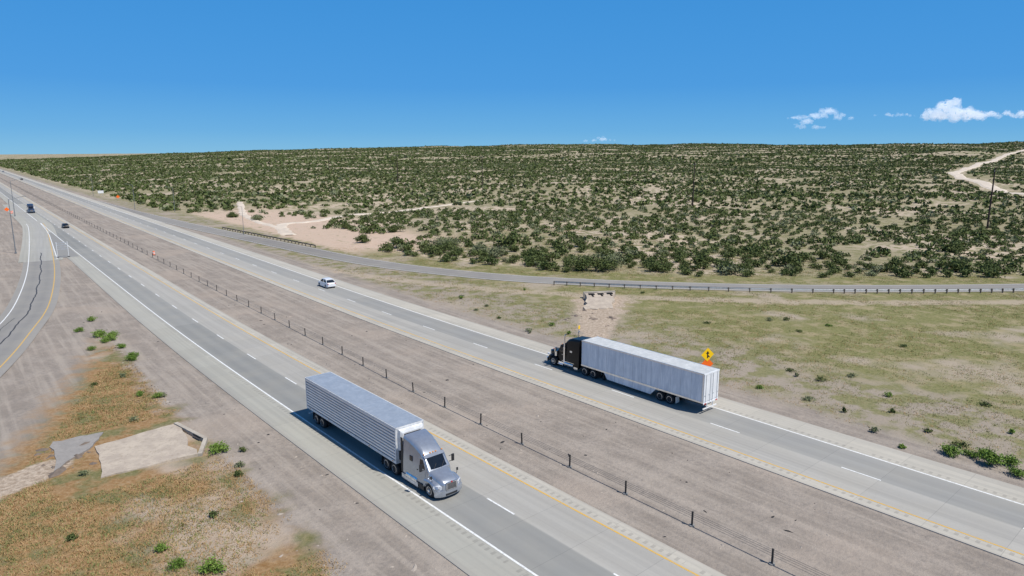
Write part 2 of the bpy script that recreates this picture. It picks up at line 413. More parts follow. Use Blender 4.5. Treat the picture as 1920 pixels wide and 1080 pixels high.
def snake(off,i0,i1,w,amp):
    prev=None;ph=random.uniform(0,6);q_=0
    for i in range(i0,min(i1,len(P)-1)):
        d=(P[i+1]-P[i]);L=d.length;dn=d.normalized();n=Vector((-dn.y,dn.x))
        m_=max(1,int(L/1.2))
        for k in range(m_):
            q_+=1;p=P[i]+d*(k/m_)+n*(off+amp*math.sin(q_*.55+ph)+random.uniform(-.08,.08))
            if prev:
                q=(p-prev).normalized();nn=Vector((-q.y,q.x))*w
                mb.add([(*(prev-nn),.016),(*(prev+nn),.016),(*(p+nn),.016),(*(p-nn),.016)],[(0,1,2,3)])
            prev=p
snake(-2.5,12,46,.10,.12);snake(-3.9,26,36,.04,.2)
o=mb.make('tar_seams',mt);o['kind']='structure'
m_dirt=simple('pale_dirt',(.60,.51,.41),.95,var=.12,scale=.2,obj=False)
DR=smooth_poly([(262,300),(266,352),(276,389),(305,445),(338,520),(374,590),(425,650),(500,740),(574,828),(690,980),(820,1130),(1007,1370),(1300,1700)],3)
def densify(P,st):
    Q=[P[0]]
    for a,b in zip(P[:-1],P[1:]):
        L=math.hypot(b[0]-a[0],b[1]-a[1]);k=max(1,int(L/st))
        for i in range(1,k+1):Q.append((a[0]+(b[0]-a[0])*i/k,a[1]+(b[1]-a[1])*i/k))
    return Q
polyribbon('dirt_road',densify(DR,5),-5.,5.,0,m_dirt,drape=True,zoff=.35,ncross=4,jit=.15)
TR=smooth_poly([W(*p) for p in [(205,82),(228,88),(246,96),(240,106),(250,117),(259,136),(272,165),(285,190),(300,230)]],3)
polyribbon('dirt_track',densify(TR,2),-2.4,2.4,0,m_dirt,drape=True,zoff=.2,ncross=4,jit=.3)
TR2=smooth_poly([W(*p) for p in [(228,88),(262,90),(300,98),(345,112)]],3)
polyribbon('dirt_track',densify(TR2,2),-1.8,1.8,0,m_dirt,drape=True,zoff=.2,ncross=4,jit=.3)
# ---------------- vehicles
def ring(x,zb,zt,wb,wt,r,rb=.06,k=5):
    pts=[]
    for (cy,cz,rr,a0) in ((wb-rb,zb+rb,rb,-90),(wt-r,zt-r,r,0),(-(wt-r),zt-r,r,90),(-(wb-rb),zb+rb,rb,180)):
        for i in range(k):
            a=math.radians(a0+90*i/(k-1));pts.append((x,cy+rr*math.cos(a),cz+rr*math.sin(a)))
    return pts
TRUCKWHEELS={}
def wheelset(parent,x,y,R=.52,dual=False,w=.28):
    e=bpy.data.objects.new('wheel',None);COL.objects.link(e);e.parent=parent;e.location=(x,y,R)
    key=(R,dual,y>0,w)
    if key not in TRUCKWHEELS:
        sg=1 if y>0 else -1
        tb=MB();hw=w/2
        def prof(c): return [(c-hw,R*.58),(c-hw,R*.9),(c-hw*.75,R),(c+hw*.75,R),(c+hw,R*.9),(c+hw,R*.58)]
        if dual:
            tb.rev(prof(-.16*sg*1.05));tb.rev(prof(.16*sg*1.05))
        else: tb.rev(prof(0))
        t=tb.make('tyre',M_rubber,smooth=True)
        rb_=MB();yo=(hw+(.168 if dual else 0))*sg
        dish=-.16*sg if dual else -.03*sg
        rb_.rev([(yo-.1*sg,R*.56),(yo+.005*sg,R*.62),(yo+.01*sg,R*.56),(yo+dish,R*.45),(yo+dish,R*.25),(yo+dish+.09*sg,R*.2),(yo+dish+.10*sg,.01)],n=20)
        for q in range(8):
            a=q*math.pi/4;rb_.cyl((R*.36*math.cos(a),yo+dish,R*.36*math.sin(a)),(R*.36*math.cos(a),yo+dish+.05*sg,R*.36*math.sin(a)),.025,n=6)
        r=rb_.make('rim',M_alu,smooth=True)
        TRUCKWHEELS[key]=(t,r);t.parent=e;r.parent=e
    else:
        for o in TRUCKWHEELS[key]:
            c=o.copy();COL.objects.link(c);c.parent=e
    return e
def seclerp(secs,x):
    for a,b in zip(secs[:-1],secs[1:]):
        if b[0]<=x<=a[0]:
            u=(a[0]-x)/(a[0]-b[0]);return [a[i]+(b[i]-a[i])*u for i in range(len(a))]
    return secs[-1]
def sidepatch(secs,pts,sg,off):
    out=[]
    for x,z in pts:
        q=seclerp(secs,x);u=(z-q[1])/(q[2]-q[1]);out.append((x,sg*(q[3]+(q[4]-q[3])*u+off),z))
    return out
def plate(mb,outer,inner,mi=0):
    n=len(outer);mb.add(outer+inner,[tuple(range(n)),tuple(range(2*n-1,n-1,-1))]+[(i,(i+1)%n,n+(i+1)%n,n+i) for i in range(n)],mi)
def tractor(T,paint,style,chrome=False):
    if style=='aero':
        hood=[(-.06,.6,1.18,.60,.52,.15),(-.2,.58,1.36,.78,.7,.25),(-.6,.58,1.53,.9,.80,.34),(-1.2,.58,1.70,.98,.88,.4),(-1.75,.6,1.88,1.06,.98,.36)]
        cab=[(-1.62,.6,1.84,1.08,1.0,.15),(-1.85,.6,2.1,1.13,.99,.18),(-2.4,.6,2.70,1.17,.94,.22),(-2.5,.6,2.82,1.17,.94,.24),(-2.95,.6,3.12,1.18,.93,.36),(-3.5,.6,3.42,1.18,.98,.4),(-4.2,.6,3.62,1.18,1.04,.34),(-5.1,.6,3.72,1.18,1.08,.26)]
    else:
        hood=[(-.3,.7,1.62,.62,.6,.12),(-.4,.66,1.68,.68,.66,.16),(-1.,.66,1.76,.76,.74,.2),(-1.9,.7,1.9,.92,.88,.22)]
        cab=[(-1.85,.7,1.92,1.0,.96,.1),(-1.95,.7,2.1,1.02,.96,.12),(-2.25,.65,2.66,1.06,.95,.14),(-2.4,.65,2.78,1.07,.97,.18),(-3.0,.65,3.1,1.12,.98,.3),(-3.5,.6,3.62,1.2,1.02,.34),(-4.1,.6,3.85,1.22,1.08,.3),(-5.5,.6,3.92,1.22,1.12,.2)]
    mb=MB();mb.loft([ring(*q) for q in hood]);mb.make('hood',paint,T,smooth=True,ang=40)
    mb=MB();mb.loft([ring(*q) for q in cab]);mb.make('cab',paint,T,smooth=True,ang=30)
    mb=MB();mb.box((-4.1,.42,.85),(7.4,.09,.28));mb.box((-4.1,-.42,.85),(7.4,.09,.28))
    for x in (-1.6,-3.5,-6.3,-7.6): mb.box((x,0,.8),(.25,1.0,.2))
    mb.box((-7.0,0,1.08),(1.1,.95,.12))
    for x in (-6.45,-7.75): mb.cyl((x,-1.0,.52),(x,1.0,.52),.11)
    mb.cyl((-1.3,-.9,.5),(-1.3,.9,.5),.08)
    mb.make('chassis',M_dark,T)
    for sg in (1,-1):
        rings=[]
        for q in range(13):
            x=-.28-q*(1.75/12);dx=x+1.3
            zb=.52+math.sqrt(max(0,.62**2-dx*dx)) if abs(dx)<.62 else .55
            zt=np.interp(-x,[.28,.6,1.2,1.7,2.03],[1.02,1.20,1.34,1.30,1.24] if style=='aero' else [.95,1.2,1.33,1.2,1.02])
            w=np.interp(-x,[.28,.6,2.03],[1.08,1.20,1.22])
            zb=min(zb,zt-.08)
            rings.append([(x,sg*.55,zb),(x,sg*w,zb),(x,sg*w,zt-.16),(x,sg*(w-.05),zt-.05),(x,sg*(w-.16),zt),(x,sg*.55,zt+.05)])
        mb=MB();mb.loft(rings);mb.make('fender',paint,T,smooth=True,ang=50)
        mb=MB()
        if style=='aero':
            o_=[(-.2,sg*.72,.82),(-.42,sg*1.12,.84),(-.62,sg*1.235,.95),(-.62,sg*1.22,1.1),(-.40,sg*1.06,1.12),(-.18,sg*.74,1.06)]
            plate(mb,o_,[(x-.15,y*.9,z) for x,y,z in o_])
        else:
            mb.cyl((-.45,sg*.95,1.2),(-.2,sg*.95,1.2),.12,.14,14);mb.box((-.4,sg*.85,1.2),(.1,.3,.06))
        mb.make('headlight',M_lamp,T,smooth=True)
        if style=='aero':
            win=[(-2.05,1.90),(-2.78,1.82),(-2.78,2.5),(-2.42,2.5)];slw=[(-3.8,2.0),(-4.15,2.0),(-4.15,2.4),(-3.8,2.4)]
            dr=[(-1.98,.75),(-2.95,.75),(-2.95,2.6),(-2.36,2.6),(-1.98,1.9)]
        else:
            win=[(-2.15,1.95),(-2.8,1.9),(-2.8,2.5),(-2.35,2.5)];slw=[(-4.0,2.2),(-4.35,2.2),(-4.35,2.42),(-4.0,2.42)]
            dr=[(-2.05,.75),(-2.92,.75),(-2.92,2.58),(-2.3,2.58),(-2.05,1.95)]
        mb=MB();plate(mb,sidepatch(cab,dr,sg,.012),sidepatch(cab,dr,sg,-.05));d_=mb.make('door',paint,T)
        mb=MB();plate(mb,sidepatch(cab,win,sg,.022),sidepatch(cab,win,sg,-.03));mb.make('side_window',M_glass,T)
        mb=MB();mb.box((-2.85,sg*(1.21),1.7),(.16,.05,.05));mb.make('handle',M_chrome if chrome else M_black,d_)
        mb=MB();plate(mb,sidepatch(cab,slw,sg,.02),sidepatch(cab,slw,sg,-.03));mb.make('sleeper_window',M_glass if style=='aero' else M_alu,T)
        mm=M_chrome if chrome else M_black
        mb=MB();mx=-1.95
        mb.box((mx,sg*1.46,2.18),(.12,.2,.54));mb.cyl((mx,sg*1.1,2.4),(mx,sg*1.44,2.4),.025,n=6);mb.cyl((mx,sg*1.1,1.95),(mx,sg*1.44,1.95),.025,n=6)
        mb.make('mirror',mm,T)
        mb=MB();mb.box((-.95,sg*1.18,1.66),(.08,.13,.2));mb.cyl((-.95,sg*1.1,1.3),(-.95,sg*1.18,1.6),.02,n=6)
        mb.make('hood_mirror',mm,T)
        mb=MB();mb.cyl((-3.0,sg*.93,.68),(-4.6,sg*.93,.68),.33,n=20)
        for x in(-3.2,-3.8,-4.4): mb.cyl((x,sg*.93,.68),(x-.05,sg*.93,.68),.345,n=20)
        mb.make('fuel_tank',M_alu,T,smooth=True)
        if style=='aero':
            mb=MB();mb.box((-4.0,sg*1.225,.48),(2.4,.04,.40));mb.make('side_fairing',paint,T)
            mb=MB();mb.box((-2.45,sg*1.15,.5),(.95,.14,.42));mb.make('step',M_black,T)
            mb=MB();mb.box((-5.26,sg*1.14,2.1),(.30,.03,2.8));mb.make('side_extender',M_black,T)
        else:
            mb=MB();mb.box((-2.5,sg*1.1,.45),(.85,.25,.06));mb.box((-2.5,sg*1.05,.6),(.8,.12,.3));mb.make('step',M_chrome,T)
            mb=MB();mb.box((-5.0,sg*1.05,.5),(.6,.3,.4));mb.make('tool_box',M_chrome,T)
            mb=MB();mb.box((-3.8,sg*1.1,.98),(2.0,.28,.05));mb.make('catwalk',M_chrome,T)
        mb=MB();mb.box((-8.45,sg*.95,.6),(.02,.6,.75));mb.make('mud_flap',M_rubber,T)
        wheelset(T,-1.3,sg*1.04,.52)
        for x in (-6.45,-7.75): wheelset(T,x,sg*.92,.52,True)
        if style!='aero':
            mb=MB();mb.cyl((-3.12,sg*1.16,.75),(-3.12,sg*1.16,2.7),.12,n=14);mb.cyl((-3.12,sg*1.16,2.7),(-3.12,sg*1.16,4.0),.075,n=12);mb.cyl((-3.12,sg*1.16,4.0),(-3.25,sg*1.16,4.15),.075,n=12)
            mb.make('exhaust_stack',M_chrome,T,smooth=True)
            mb=MB();mb.cyl((-1.7,sg*1.1,1.3),(-1.7,sg*1.1,1.9),.17,n=14);mb.make('air_cleaner',M_chrome,T,smooth=True)
    zb0,xb0,zt0,xt0=(1.9,-1.68,2.64,-2.33) if style=='aero' else (2.0,-1.88,2.6,-2.2)
    rows=[];mb=MB()
    for u in (0,.5,1):
        z=zb0+(zt0-zb0)*u;x=xb0+(xt0-xb0)*u;w=.96-.12*u
        rows.append([(x+.05-.10*abs(y)**2,y*w,z+.015) for y in (-1,-.7,-.35,0,.35,.7,1)])
    vs=[p for r in rows for p in r];fs=[(r*7+i,r*7+i+1,r*7+i+8,r*7+i+7) for r in range(2) for i in range(6)]
    mb.add(vs,fs);mb.make('windshield',M_glass,T,smooth=True)
    for y in(-.5,.2):
        mb=MB();mb.cyl((xb0+.1,y,zb0+.02),(xb0-.15,y+.35,zb0+.33),.012,n=5);mb.make('wiper',M_black,T)
    mb=MB();xv=cab[3][0];zv=cab[3][2]
    mb.box((xv+.13,0,zv-.1),(.3,1.8,.03),mat=Matrix.Rotation(.55,3,'Y'));mb.make('sun_visor',paint if style=='aero' else M_black,T)
    for y in (-.8,-.25,0,.25,.8):
        mb=MB();mb.box((xv-.02,y,zv+.05),(.1,.1,.05));mb.make('marker_light',M_amber,T)
    def curved(z0,z1,x0,hwid,th,cv,n=9):
        rr=[]
        for i in range(n):
            y=-hwid+2*hwid*i/(n-1);x=x0-cv*abs(y/hwid)**3
            rr.append([(x,y,z0),(x+.03,y,(z0+z1)/2),(x,y,z1),(x-th,y,z1),(x-th,y,z0)])
        return rr
    mb=MB();mb.loft(curved(.3,.76,0,1.2,.18,.38 if style=='aero' else .1));mb.make('bumper',paint if style=='aero' else M_chrome,T,smooth=True,ang=50)
    mb=MB();mb.box((.012,0,.45),(.05,1.0,.14));mb.make('air_intake',M_black,T)
    gx,g0,g1_,gw=(-.02,.78,1.32,.44) if style=='aero' else (-.27,.75,1.6,.55)
    mb=MB();mb.box((gx-.02,0,(g0+g1_)/2),(.09,gw*2,g1_-g0))
    g=mb.make('grille',M_black,T)
    mb=MB()
    for i in range(9):
        y=-gw+.06+i*(2*gw-.12)/8;mb.box((gx+.035,y,(g0+g1_)/2),(.02,.03,g1_-g0))
    for z in (g0,g1_): mb.box((gx+.03,0,z),(.05,gw*2+.06,.06))
    for y in (-gw,gw): mb.box((gx+.03,y,(g0+g1_)/2),(.05,.06,g1_-g0+.05))
    mb.make('grille_surround',M_chrome,g)
    mb=MB();mb.cyl((gx+.05,0,g1_+.04),(gx+.08,0,g1_+.04),.07,n=14);mb.make('emblem',M_red,T)
    return T
def streakmat(name,c0,c1,rough,metal,rib=False,seam=0.):
    m,nt,b=newmat(name)
    tc=nd(nt,'ShaderNodeTexCoord')
    mp=nd(nt,'ShaderNodeMapping');mp.inputs['Scale'].default_value=(1.1,1.1,.16) if not rib else (.3,.3,2.)
    nt.links.new(tc.outputs['Object'],mp.inputs[0])
    n=noise(nt,2.4,6,mp.outputs[0],.7);n2=noise(nt,.7,4,tc.outputs['Object'])
    c=mixc(nt,mr(nt,n,.35,.7),c0,c1);c=mixc(nt,mr(nt,n2,.4,.7,0,.25),c,tuple(x*.75 for x in c0))
    if seam:
        sp=nd(nt,'ShaderNodeSeparateXYZ');nt.links.new(tc.outputs['Object'],sp.inputs[0])
        fr=mth(nt,'FRACT',mth(nt,'DIVIDE',sp.outputs[0],seam));c=mixc(nt,mth(nt,'MULTIPLY',mth(nt,'LESS_THAN',fr,.03),.4),c,(.14,.14,.15))
    nt.links.new(c,b.inputs['Base Color']);b.inputs['Roughness'].default_value=rough;b.inputs['Metallic'].default_value=metal;return m
M_vanside=streakmat('trailer_white_streaked',(.60,.63,.68),(.82,.83,.85),.45,0,seam=1.22)
M_vandoor=streakmat('trailer_door_white',(.70,.71,.73),(.80,.81,.82),.45,0)
M_roof1=streakmat('reefer_roof',(.29,.33,.385),(.36,.40,.455),.45,.1)
M_roof2=streakmat('van_roof',(.50,.51,.50),(.64,.64,.62),.55,0,seam=.61)
M_rib=streakmat('ribbed_stainless',(.72,.74,.77),(.86,.87,.89),.35,.3,rib=True)
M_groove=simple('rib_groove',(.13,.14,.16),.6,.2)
def trailer(T,xn,kind):
    L=16.15;w=1.3;z0,z1=1.12,4.1;xr=xn-L
    if kind=='reefer':
        mb=MB();mb.box(((xn+xr)/2,0,(z0+z1)/2),(L,2*w-.12,z1-z0-.02));mb.make('trailer_box',M_reeferunit,T)
        for sg in (1,-1):
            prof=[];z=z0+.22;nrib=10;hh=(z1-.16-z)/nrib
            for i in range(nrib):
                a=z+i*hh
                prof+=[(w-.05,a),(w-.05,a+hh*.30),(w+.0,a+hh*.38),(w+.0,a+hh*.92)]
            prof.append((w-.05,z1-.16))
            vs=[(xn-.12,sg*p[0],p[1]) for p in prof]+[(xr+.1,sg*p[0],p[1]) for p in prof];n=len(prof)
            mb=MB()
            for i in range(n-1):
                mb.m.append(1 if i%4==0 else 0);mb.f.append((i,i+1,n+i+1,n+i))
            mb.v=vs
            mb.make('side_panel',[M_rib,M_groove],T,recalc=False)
            mb=MB();mb.box(((xn+xr)/2,sg*(w-.01),z0+.11),(L,.06,.22));mb.box(((xn+xr)/2,sg*(w-.01),z1-.08),(L,.06,.16))
            for x in (xn-.06,xr+.05): mb.box((x,sg*(w-.012),(z0+z1)/2),(.12,.05,z1-z0-.05))
            mb.make('side_rail',M_reeferunit,T)
            for q in range(5):
                mb=MB();mb.box((xn-.5-q*3.7,sg*(w+.03),z0+.12),(.14,.03,.05));mb.make('marker_light',M_amber,T)
        mb=MB();mb.box(((xn+xr)/2,0,z1+.006),(L-.04,2*w-.1,.02));mb.make('roof_panel',M_roof1,T)
        mb=MB();mb.loft([[(xn,-1.1,2.2),(xn,1.1,2.2),(xn,1.1,3.95),(xn,-1.1,3.95)],[(xn+.30,-1.06,2.3),(xn+.30,1.06,2.3),(xn+.30,1.06,3.88),(xn+.30,-1.06,3.88)],[(xn+.38,-.9,2.4),(xn+.38,.9,2.4),(xn+.38,.9,3.7),(xn+.38,-.9,3.7)]])
        u=mb.make('refrigeration_unit',M_reeferunit,T)
        mb=MB();mb.box((xn+.385,0,3.1),(.02,1.5,1.0));mb.make('vent_grille',M_black,u)
        mb=MB();mb.box((xn+.12,0,1.8),(.24,2.1,.7));mb.make('lower_housing',M_black,T)
        mb=MB();mb.box((xn+.02,0,z1-.07),(.03,2.5,.12));mb.make('nose_rail',M_reeferunit,T)
    else:
        mb=MB();mb.box(((xn+xr)/2,0,(z0+z1)/2),(L,2*w-.06,z1-z0));mb.make('trailer_box',M_vanside,T)
        for sg in(1,-1):
            mb=MB();mb.box(((xn+xr)/2,sg*(w-.02),z0+.09),(L,.05,.18));mb.box(((xn+xr)/2,sg*(w-.02),z1-.05),(L+.02,.07,.12));mb.box((xr+.06,sg*(w-.018),(z0+z1)/2),(.12,.05,z1-z0));mb.make('side_rail',M_alu,T)
            sk=[(xn-3.4,z0),(xn-3.9,.45),(xr+6.3,.38),(xr+5.6,z0)]
            mb=MB();plate(mb,[(x,sg*(w-.03),z) for x,z in sk],[(x,sg*(w-.07),z) for x,z in sk]);mb.make('side_skirt',M_vanside,T)
        mb=MB();mb.box(((xn+xr)/2,0,z1+.006),(L-.1,2*w-.16,.02));mb.make('roof_panel',M_roof2,T)
    for sg in (1,-1):
        mb=MB();mb.box((xr-.02,sg*.63,(z0+z1)/2+.02),(.05,1.22,z1-z0-.28));d_=mb.make('rear_door',M_vandoor,T)
        for y in(.22,.95):
            mb=MB();mb.cyl((xr-.065,sg*y,z0+.05),(xr-.065,sg*y,z1-.1),.022,n=6);mb.box((xr-.075,sg*(y+.1),1.9),(.03,.2,.05));mb.make('lock_rod',M_steel,d_)
        mb=MB();mb.box((xr-.05,sg*.95,z0-.06),(.05,.35,.1));mb.make('tail_light',M_red,T)
        mb=MB();mb.box((xn-3.0,sg*.75,.62),(.14,.14,1.0));mb.box((xn-3.0,sg*.75,.1),(.3,.3,.03));mb.make('landing_leg',M_dark,T)
        off=(1.9,3.1) if kind=='reefer' else (3.9,5.1)
        for x in off: wheelset(T,xr+x,sg*.98,.5,True)
        mb=MB();mb.box((xr+off[0]-.75,sg*.95,.6),(.02,.6,.7));mb.make('mud_flap',M_signwhite if kind=='van' else M_rubber,T)
    mb=MB();mb.box((xr+3,0,.85),(5.5,1.1,.3));mb.box(((xn+xr)/2,0,z0-.04),(L-.1,2.3,.1))
    for x in ((1.9,3.1) if kind=='reefer' else (3.9,5.1)): mb.cyl((xr+x,-1,.5),(xr+x,1,.5),.09)
    mb.make('underframe',M_dark,T)
    mb=MB();mb.box((xr+.05,0,.5),(.1,2.3,.1))
    for y in(-.5,.5):mb.box((xr+.06,y,.8),(.08,.08,.6))
    mb.make('rear_bumper',M_signwhite,T)
    mb=MB();mb.box((xr-.03,0,z1-.08),(.06,2.56,.16));mb.make('door_header',M_vandoor,T)
    mb=MB();mb.box((xr-.03,0,z0-.04),(.06,2.5,.16));mb.make('door_sill',M_vandoor,T)
RZ=math.atan2(D[1],D[0])
def place(name,s,t,away):
    x,y=W(s,t);ds=(W(s+2,t)[0]-x,W(s+2,t)[1]-y);a=math.atan2(ds[1],ds[0])+(0 if away else math.pi)
    return empty(name,(x,y,.004),a)
T1=place('semi_truck',37.95,27.1,False);tractor(T1,M_silver,'aero')
for ch in T1.children:
    if ch.name.startswith('wheel'): ch.location.x*=.93
    else: ch.scale.x=.93
trailer(T1,-5.5,'reefer')
tag(T1,'silver sleeper semi truck with ribbed stainless refrigerated trailer on concrete highway','truck')
T2=place('semi_truck',57.4,56.5,True);tractor(T2,M_blackp,'classic',True);trailer(T2,-6.0,'van')
tag(T2,'black long-nose semi truck with dirty white box trailer on highway','truck')
T3=place('semi_truck',352,27.0,False);tractor(T3,M_bluep,'aero',True)
tag(T3,'dark blue semi tractor without trailer driving on the highway','truck')
def car(name,s,t,away,paint,suv,label):
    C=place(name,s,t,away);h=1.68 if suv else 1.45
    body=[(-.0,.36,.66,.66,.6,.08),(-.12,.24,.82,.82,.74,.14),(-.5,.2,.93 if suv else .82,.92,.82,.16),(-1.15,.2,1.04 if suv else .9,.93,.85,.14),(-2.4,.2,1.06 if suv else .93,.93,.88,.1),(-4.1,.2,1.10 if suv else .98,.93,.86,.12),(-4.5,.26,1.05 if suv else .95,.88,.78,.14),(-4.65,.38,.85,.76,.68,.1)]
    mb=MB();mb.loft([ring(*q) for q in body]);mb.make('body',paint,C,smooth=True,ang=40)
    cb=[(-1.15,.9,1.06 if suv else .94,.84,.78,.03),(-1.95,.9,h-.06,.87,.64,.1),(-2.5,.9,h-.03,.88,.66,.12),(-3.5,.9,h-.05,.87,.64,.12),(-4.35,.9,1.2 if suv else 1.0,.8,.68,.04)]
    mb=MB();mb.loft([ring(*q,rb=.02) for q in cb]);mb.make('window_glass',M_glass,C,smooth=True,ang=40)
    rf=[(-1.9,h-.12,h-.02,.70,.62,.05),(-2.5,h-.1,h+.01,.72,.65,.07),(-3.4,h-.1,h,.71,.64,.07),(-3.75,h-.24,h-.09,.7,.62,.05)]
    mb=MB();mb.loft([ring(*q,rb=.02) for q in rf]);mb.make('roof',paint,C,smooth=True,ang=40)
    for sg in(1,-1):
        for a_,b_ in (((-1.2,1.0),(-1.93,h-.1)),((-2.75,.98),(-2.75,h-.08)),((-4.3,1.1),(-3.6,h-.1))):
            mb=MB();mb.cyl((a_[0],sg*.87,a_[1]),(b_[0],sg*.69,b_[1]),.04,n=6);mb.make('pillar',paint,C)
        mb=MB();mb.box((-.16,sg*.62,.68),(.2,.3,.13));mb.make('headlight',M_lamp,C)
        mb=MB();mb.box((-4.56,sg*.68,.88),(.14,.26,.16));mb.make('tail_light',M_red,C)
        mb=MB();mb.box((-1.55,sg*1.0,1.08),(.14,.2,.13));mb.make('mirror',paint,C)
        for x in(-.9,-3.72): wheelset(C,x,sg*.83,.35,w=.22)
    mb=MB();mb.box((-.02,0,.45),(.06,1.1,.18));mb.make('grille',M_black,C)
    mb=MB();mb.box((-4.64,0,.8),(.03,.5,.14));mb.make('license_plate',M_signwhite,C)
    tag(C,label,'car');return C
car('car',122,56.1,True,M_whitep,True,'white compact SUV driving in the outer lane of the highway')
car('car',273,30.7,False,M_blackp,False,'black sedan driving on the concrete highway')
car('car',800,52.5,True,M_blackp,True,'small dark car far along the highway')
car('car',1150,55,True,M_bluep,True,'distant dark car on the highway')
# ---------------- cable barrier
CB=empty('cable_barrier',(*W(60,37.5),0));tag(CB,'low steel cable barrier with dark posts along the gravel median','barrier')
x0,y0=W(60,37.5)
pm=MB();pm.box((0,0,.44),(.11,.08,1.02));pm.box((0,0,.97),(.13,.10,.06));pm.cyl((0,0,-.06),(0,0,.02),.2,n=10,mi=1)
base=pm.make('post',[M_post,m_rc],CB)
def tcb(s): return float(np.interp(s,[18,60,78,100,2000],[37.3,37.6,38.3,38.7,38.7]))
rest=MB();cnt=0
for k in range(-10,300):
    s=18.3+5.87*k;x,y=W(s,tcb(s))
    if k==0: base.location=(x-x0,y-y0,0);base.rotation_euler[2]=RZ
    elif cnt<99 and k>-4:
        o=base.copy();COL.objects.link(o);o.parent=CB;o.location=(x-x0,y-y0,0);o.rotation_euler[2]=RZ;o.rotation_euler[0]=random.uniform(-.06,.06);cnt+=1
    else: rest.box((x-x0,y-y0,.42),(.10,.07,.98),rz=RZ)
r_=rest.make('post_row',M_post,CB);r_['kind']='stuff'
for z in(.45,.62,.76,.90):
    mb=MB()
    for k in range(-10,140):
        a=W(18.3+5.87*k,tcb(18.3+5.87*k)+.06);b_=W(18.3+5.87*(k+1),tcb(18.3+5.87*(k+1))+.06)
        mb.cyl((a[0]-x0,a[1]-y0,z),(b_[0]-x0,b_[1]-y0,z),.012,n=4,cap=False)
    mb.make('cable',M_wire,CB)
# ---------------- guardrails
def guardrail(P,label,mat_post,mat_rail):
    P=densify(P,1.905);G0=empty('guardrail',(P[0][0],P[0][1],0));tag(G0,label,'guardrail')
    ox,oy=P[0];V2=[Vector(p) for p in P]
    pr=[(0,.45),(.07,.50),(.0,.58),(.0,.62),(.07,.70),(0,.76)]
    vs=[];n=len(pr)
    for i,p in enumerate(V2):
        d=(V2[min(i+1,len(V2)-1)]-V2[max(0,i-1)]).normalized();nn=Vector((-d.y,d.x))
        for o_,z in pr: q=p+nn*o_;vs.append((q.x-ox,q.y-oy,z))
    mb=MB();mb.add(vs,[(i*n+k,i*n+k+1,(i+1)*n+k+1,(i+1)*n+k) for i in range(len(P)-1) for k in range(n-1)])
    mb.make('rail',mat_rail,G0,recalc=False)
    pb=None;c=0
    for i in range(0,len(P)):
        if c>=98: break
        p=V2[i];d=(V2[min(i+1,len(V2)-1)]-V2[max(0,i-1)]).normalized();nn=Vector((-d.y,d.x))*-.12
        if pb is None:
            mb=MB();mb.box((0,0,.35),(.16,.2,.85));pb=mb.make('post',mat_post,G0);o=pb
        else: o=pb.copy();COL.objects.link(o);o.parent=G0
        o.location=(p.x+nn.x-ox,p.y+nn.y-oy,0);o.rotation_euler[2]=math.atan2(d.y,d.x);c+=1
    return G0
def offset_poly(P,off):
    out=[];P=[Vector(p) for p in P]
    for i,p in enumerate(P):
        d=(P[min(i+1,len(P)-1)]-P[max(0,i-1)]).normalized();q=p+Vector((-d.y,d.x))*off;out.append((q.x,q.y))
    return out
frs=[(p,st_np(np.array([p[0]]),np.array([p[1]]))) for p in FR]
near=[p for p,(s,t) in frs if 30<s[0]<96]
M_wp=simple('treated_timber',(.12,.10,.08),.85)
M_rustrail=simple('weathered_rail',(.16,.15,.14),.7,.2)
guardrail(offset_poly(near,-4.4),'galvanised steel guardrail with timber posts beside the frontage road',M_wp,M_steel)
farp=[p for p,(s,t) in frs if 172<s[0]<236]
guardrail(offset_poly(farp,4.2),'dark weathered guardrail along the slip road bend',M_wp,M_rustrail)
# ---------------- utility poles
mb=MB();mb.cyl((0,0,-1.5),(0,0,21),.32,.2,n=10);pole=mb.make('utility_pole',M_wood,smooth=True)
tag(pole,'tall dark wooden utility pole standing in desert scrub','utility pole','line of utility poles')
mb=MB();mb.box((0,0,19.6),(2.4,.16,.18));mb.make('crossarm',M_wood,pole)
for x in(-1.1,1.1):
    mb=MB();mb.cyl((x,0,19.7),(x,0,20.05),.08,n=8);mb.make('insulator',M_steel,pole)
PL=[(84,319),(166,238),(-20,465),(-86,520),(-177,670),(-315,900),(-500,1180)]
for i,(x,y) in enumerate(PL):
    if i==0:pole.location=(x,y,hz(x,y));pole.rotation_euler[2]=.9
    else: copytree(pole,(x,y,hz(x,y)),.9)
# ---------------- street lamps
mb=MB();mb.cyl((0,0,0),(0,0,11),.11,.06,n=10);mb.cyl((0,0,0),(0,0,.3),.2,.18,n=10);lamp=mb.make('street_lamp',M_lampst,smooth=True)
tag(lamp,'slim galvanised highway street lamp with a short arm','street lamp','highway street lamps')
mb=MB();mb.cyl((0,0,10.8),(2.4,0,11.4),.05,.035,n=8);mb.make('arm',M_lampst,lamp)
mb=MB();mb.box((2.7,0,11.42),(.7,.26,.12));mb.make('lamp_head',M_lampst,lamp)
LP=[((212.5,13.1),1.25),((339.6,20.4),1.3),((347.8,65.5),1.),((320.4,76),.95),((215.2,71.5),.8),((500,20),1.),((470,66),1.)]
for i,((s,t),sc) in enumerate(LP):
    x,y=W(s,t)
    if i==0:lamp.location=(x,y,0);lamp.scale=(sc,)*3;lamp.rotation_euler[2]=math.radians(41)
    else: copytree(lamp,(x,y,0),math.radians(41 if t<40 else 221),(sc,)*3)
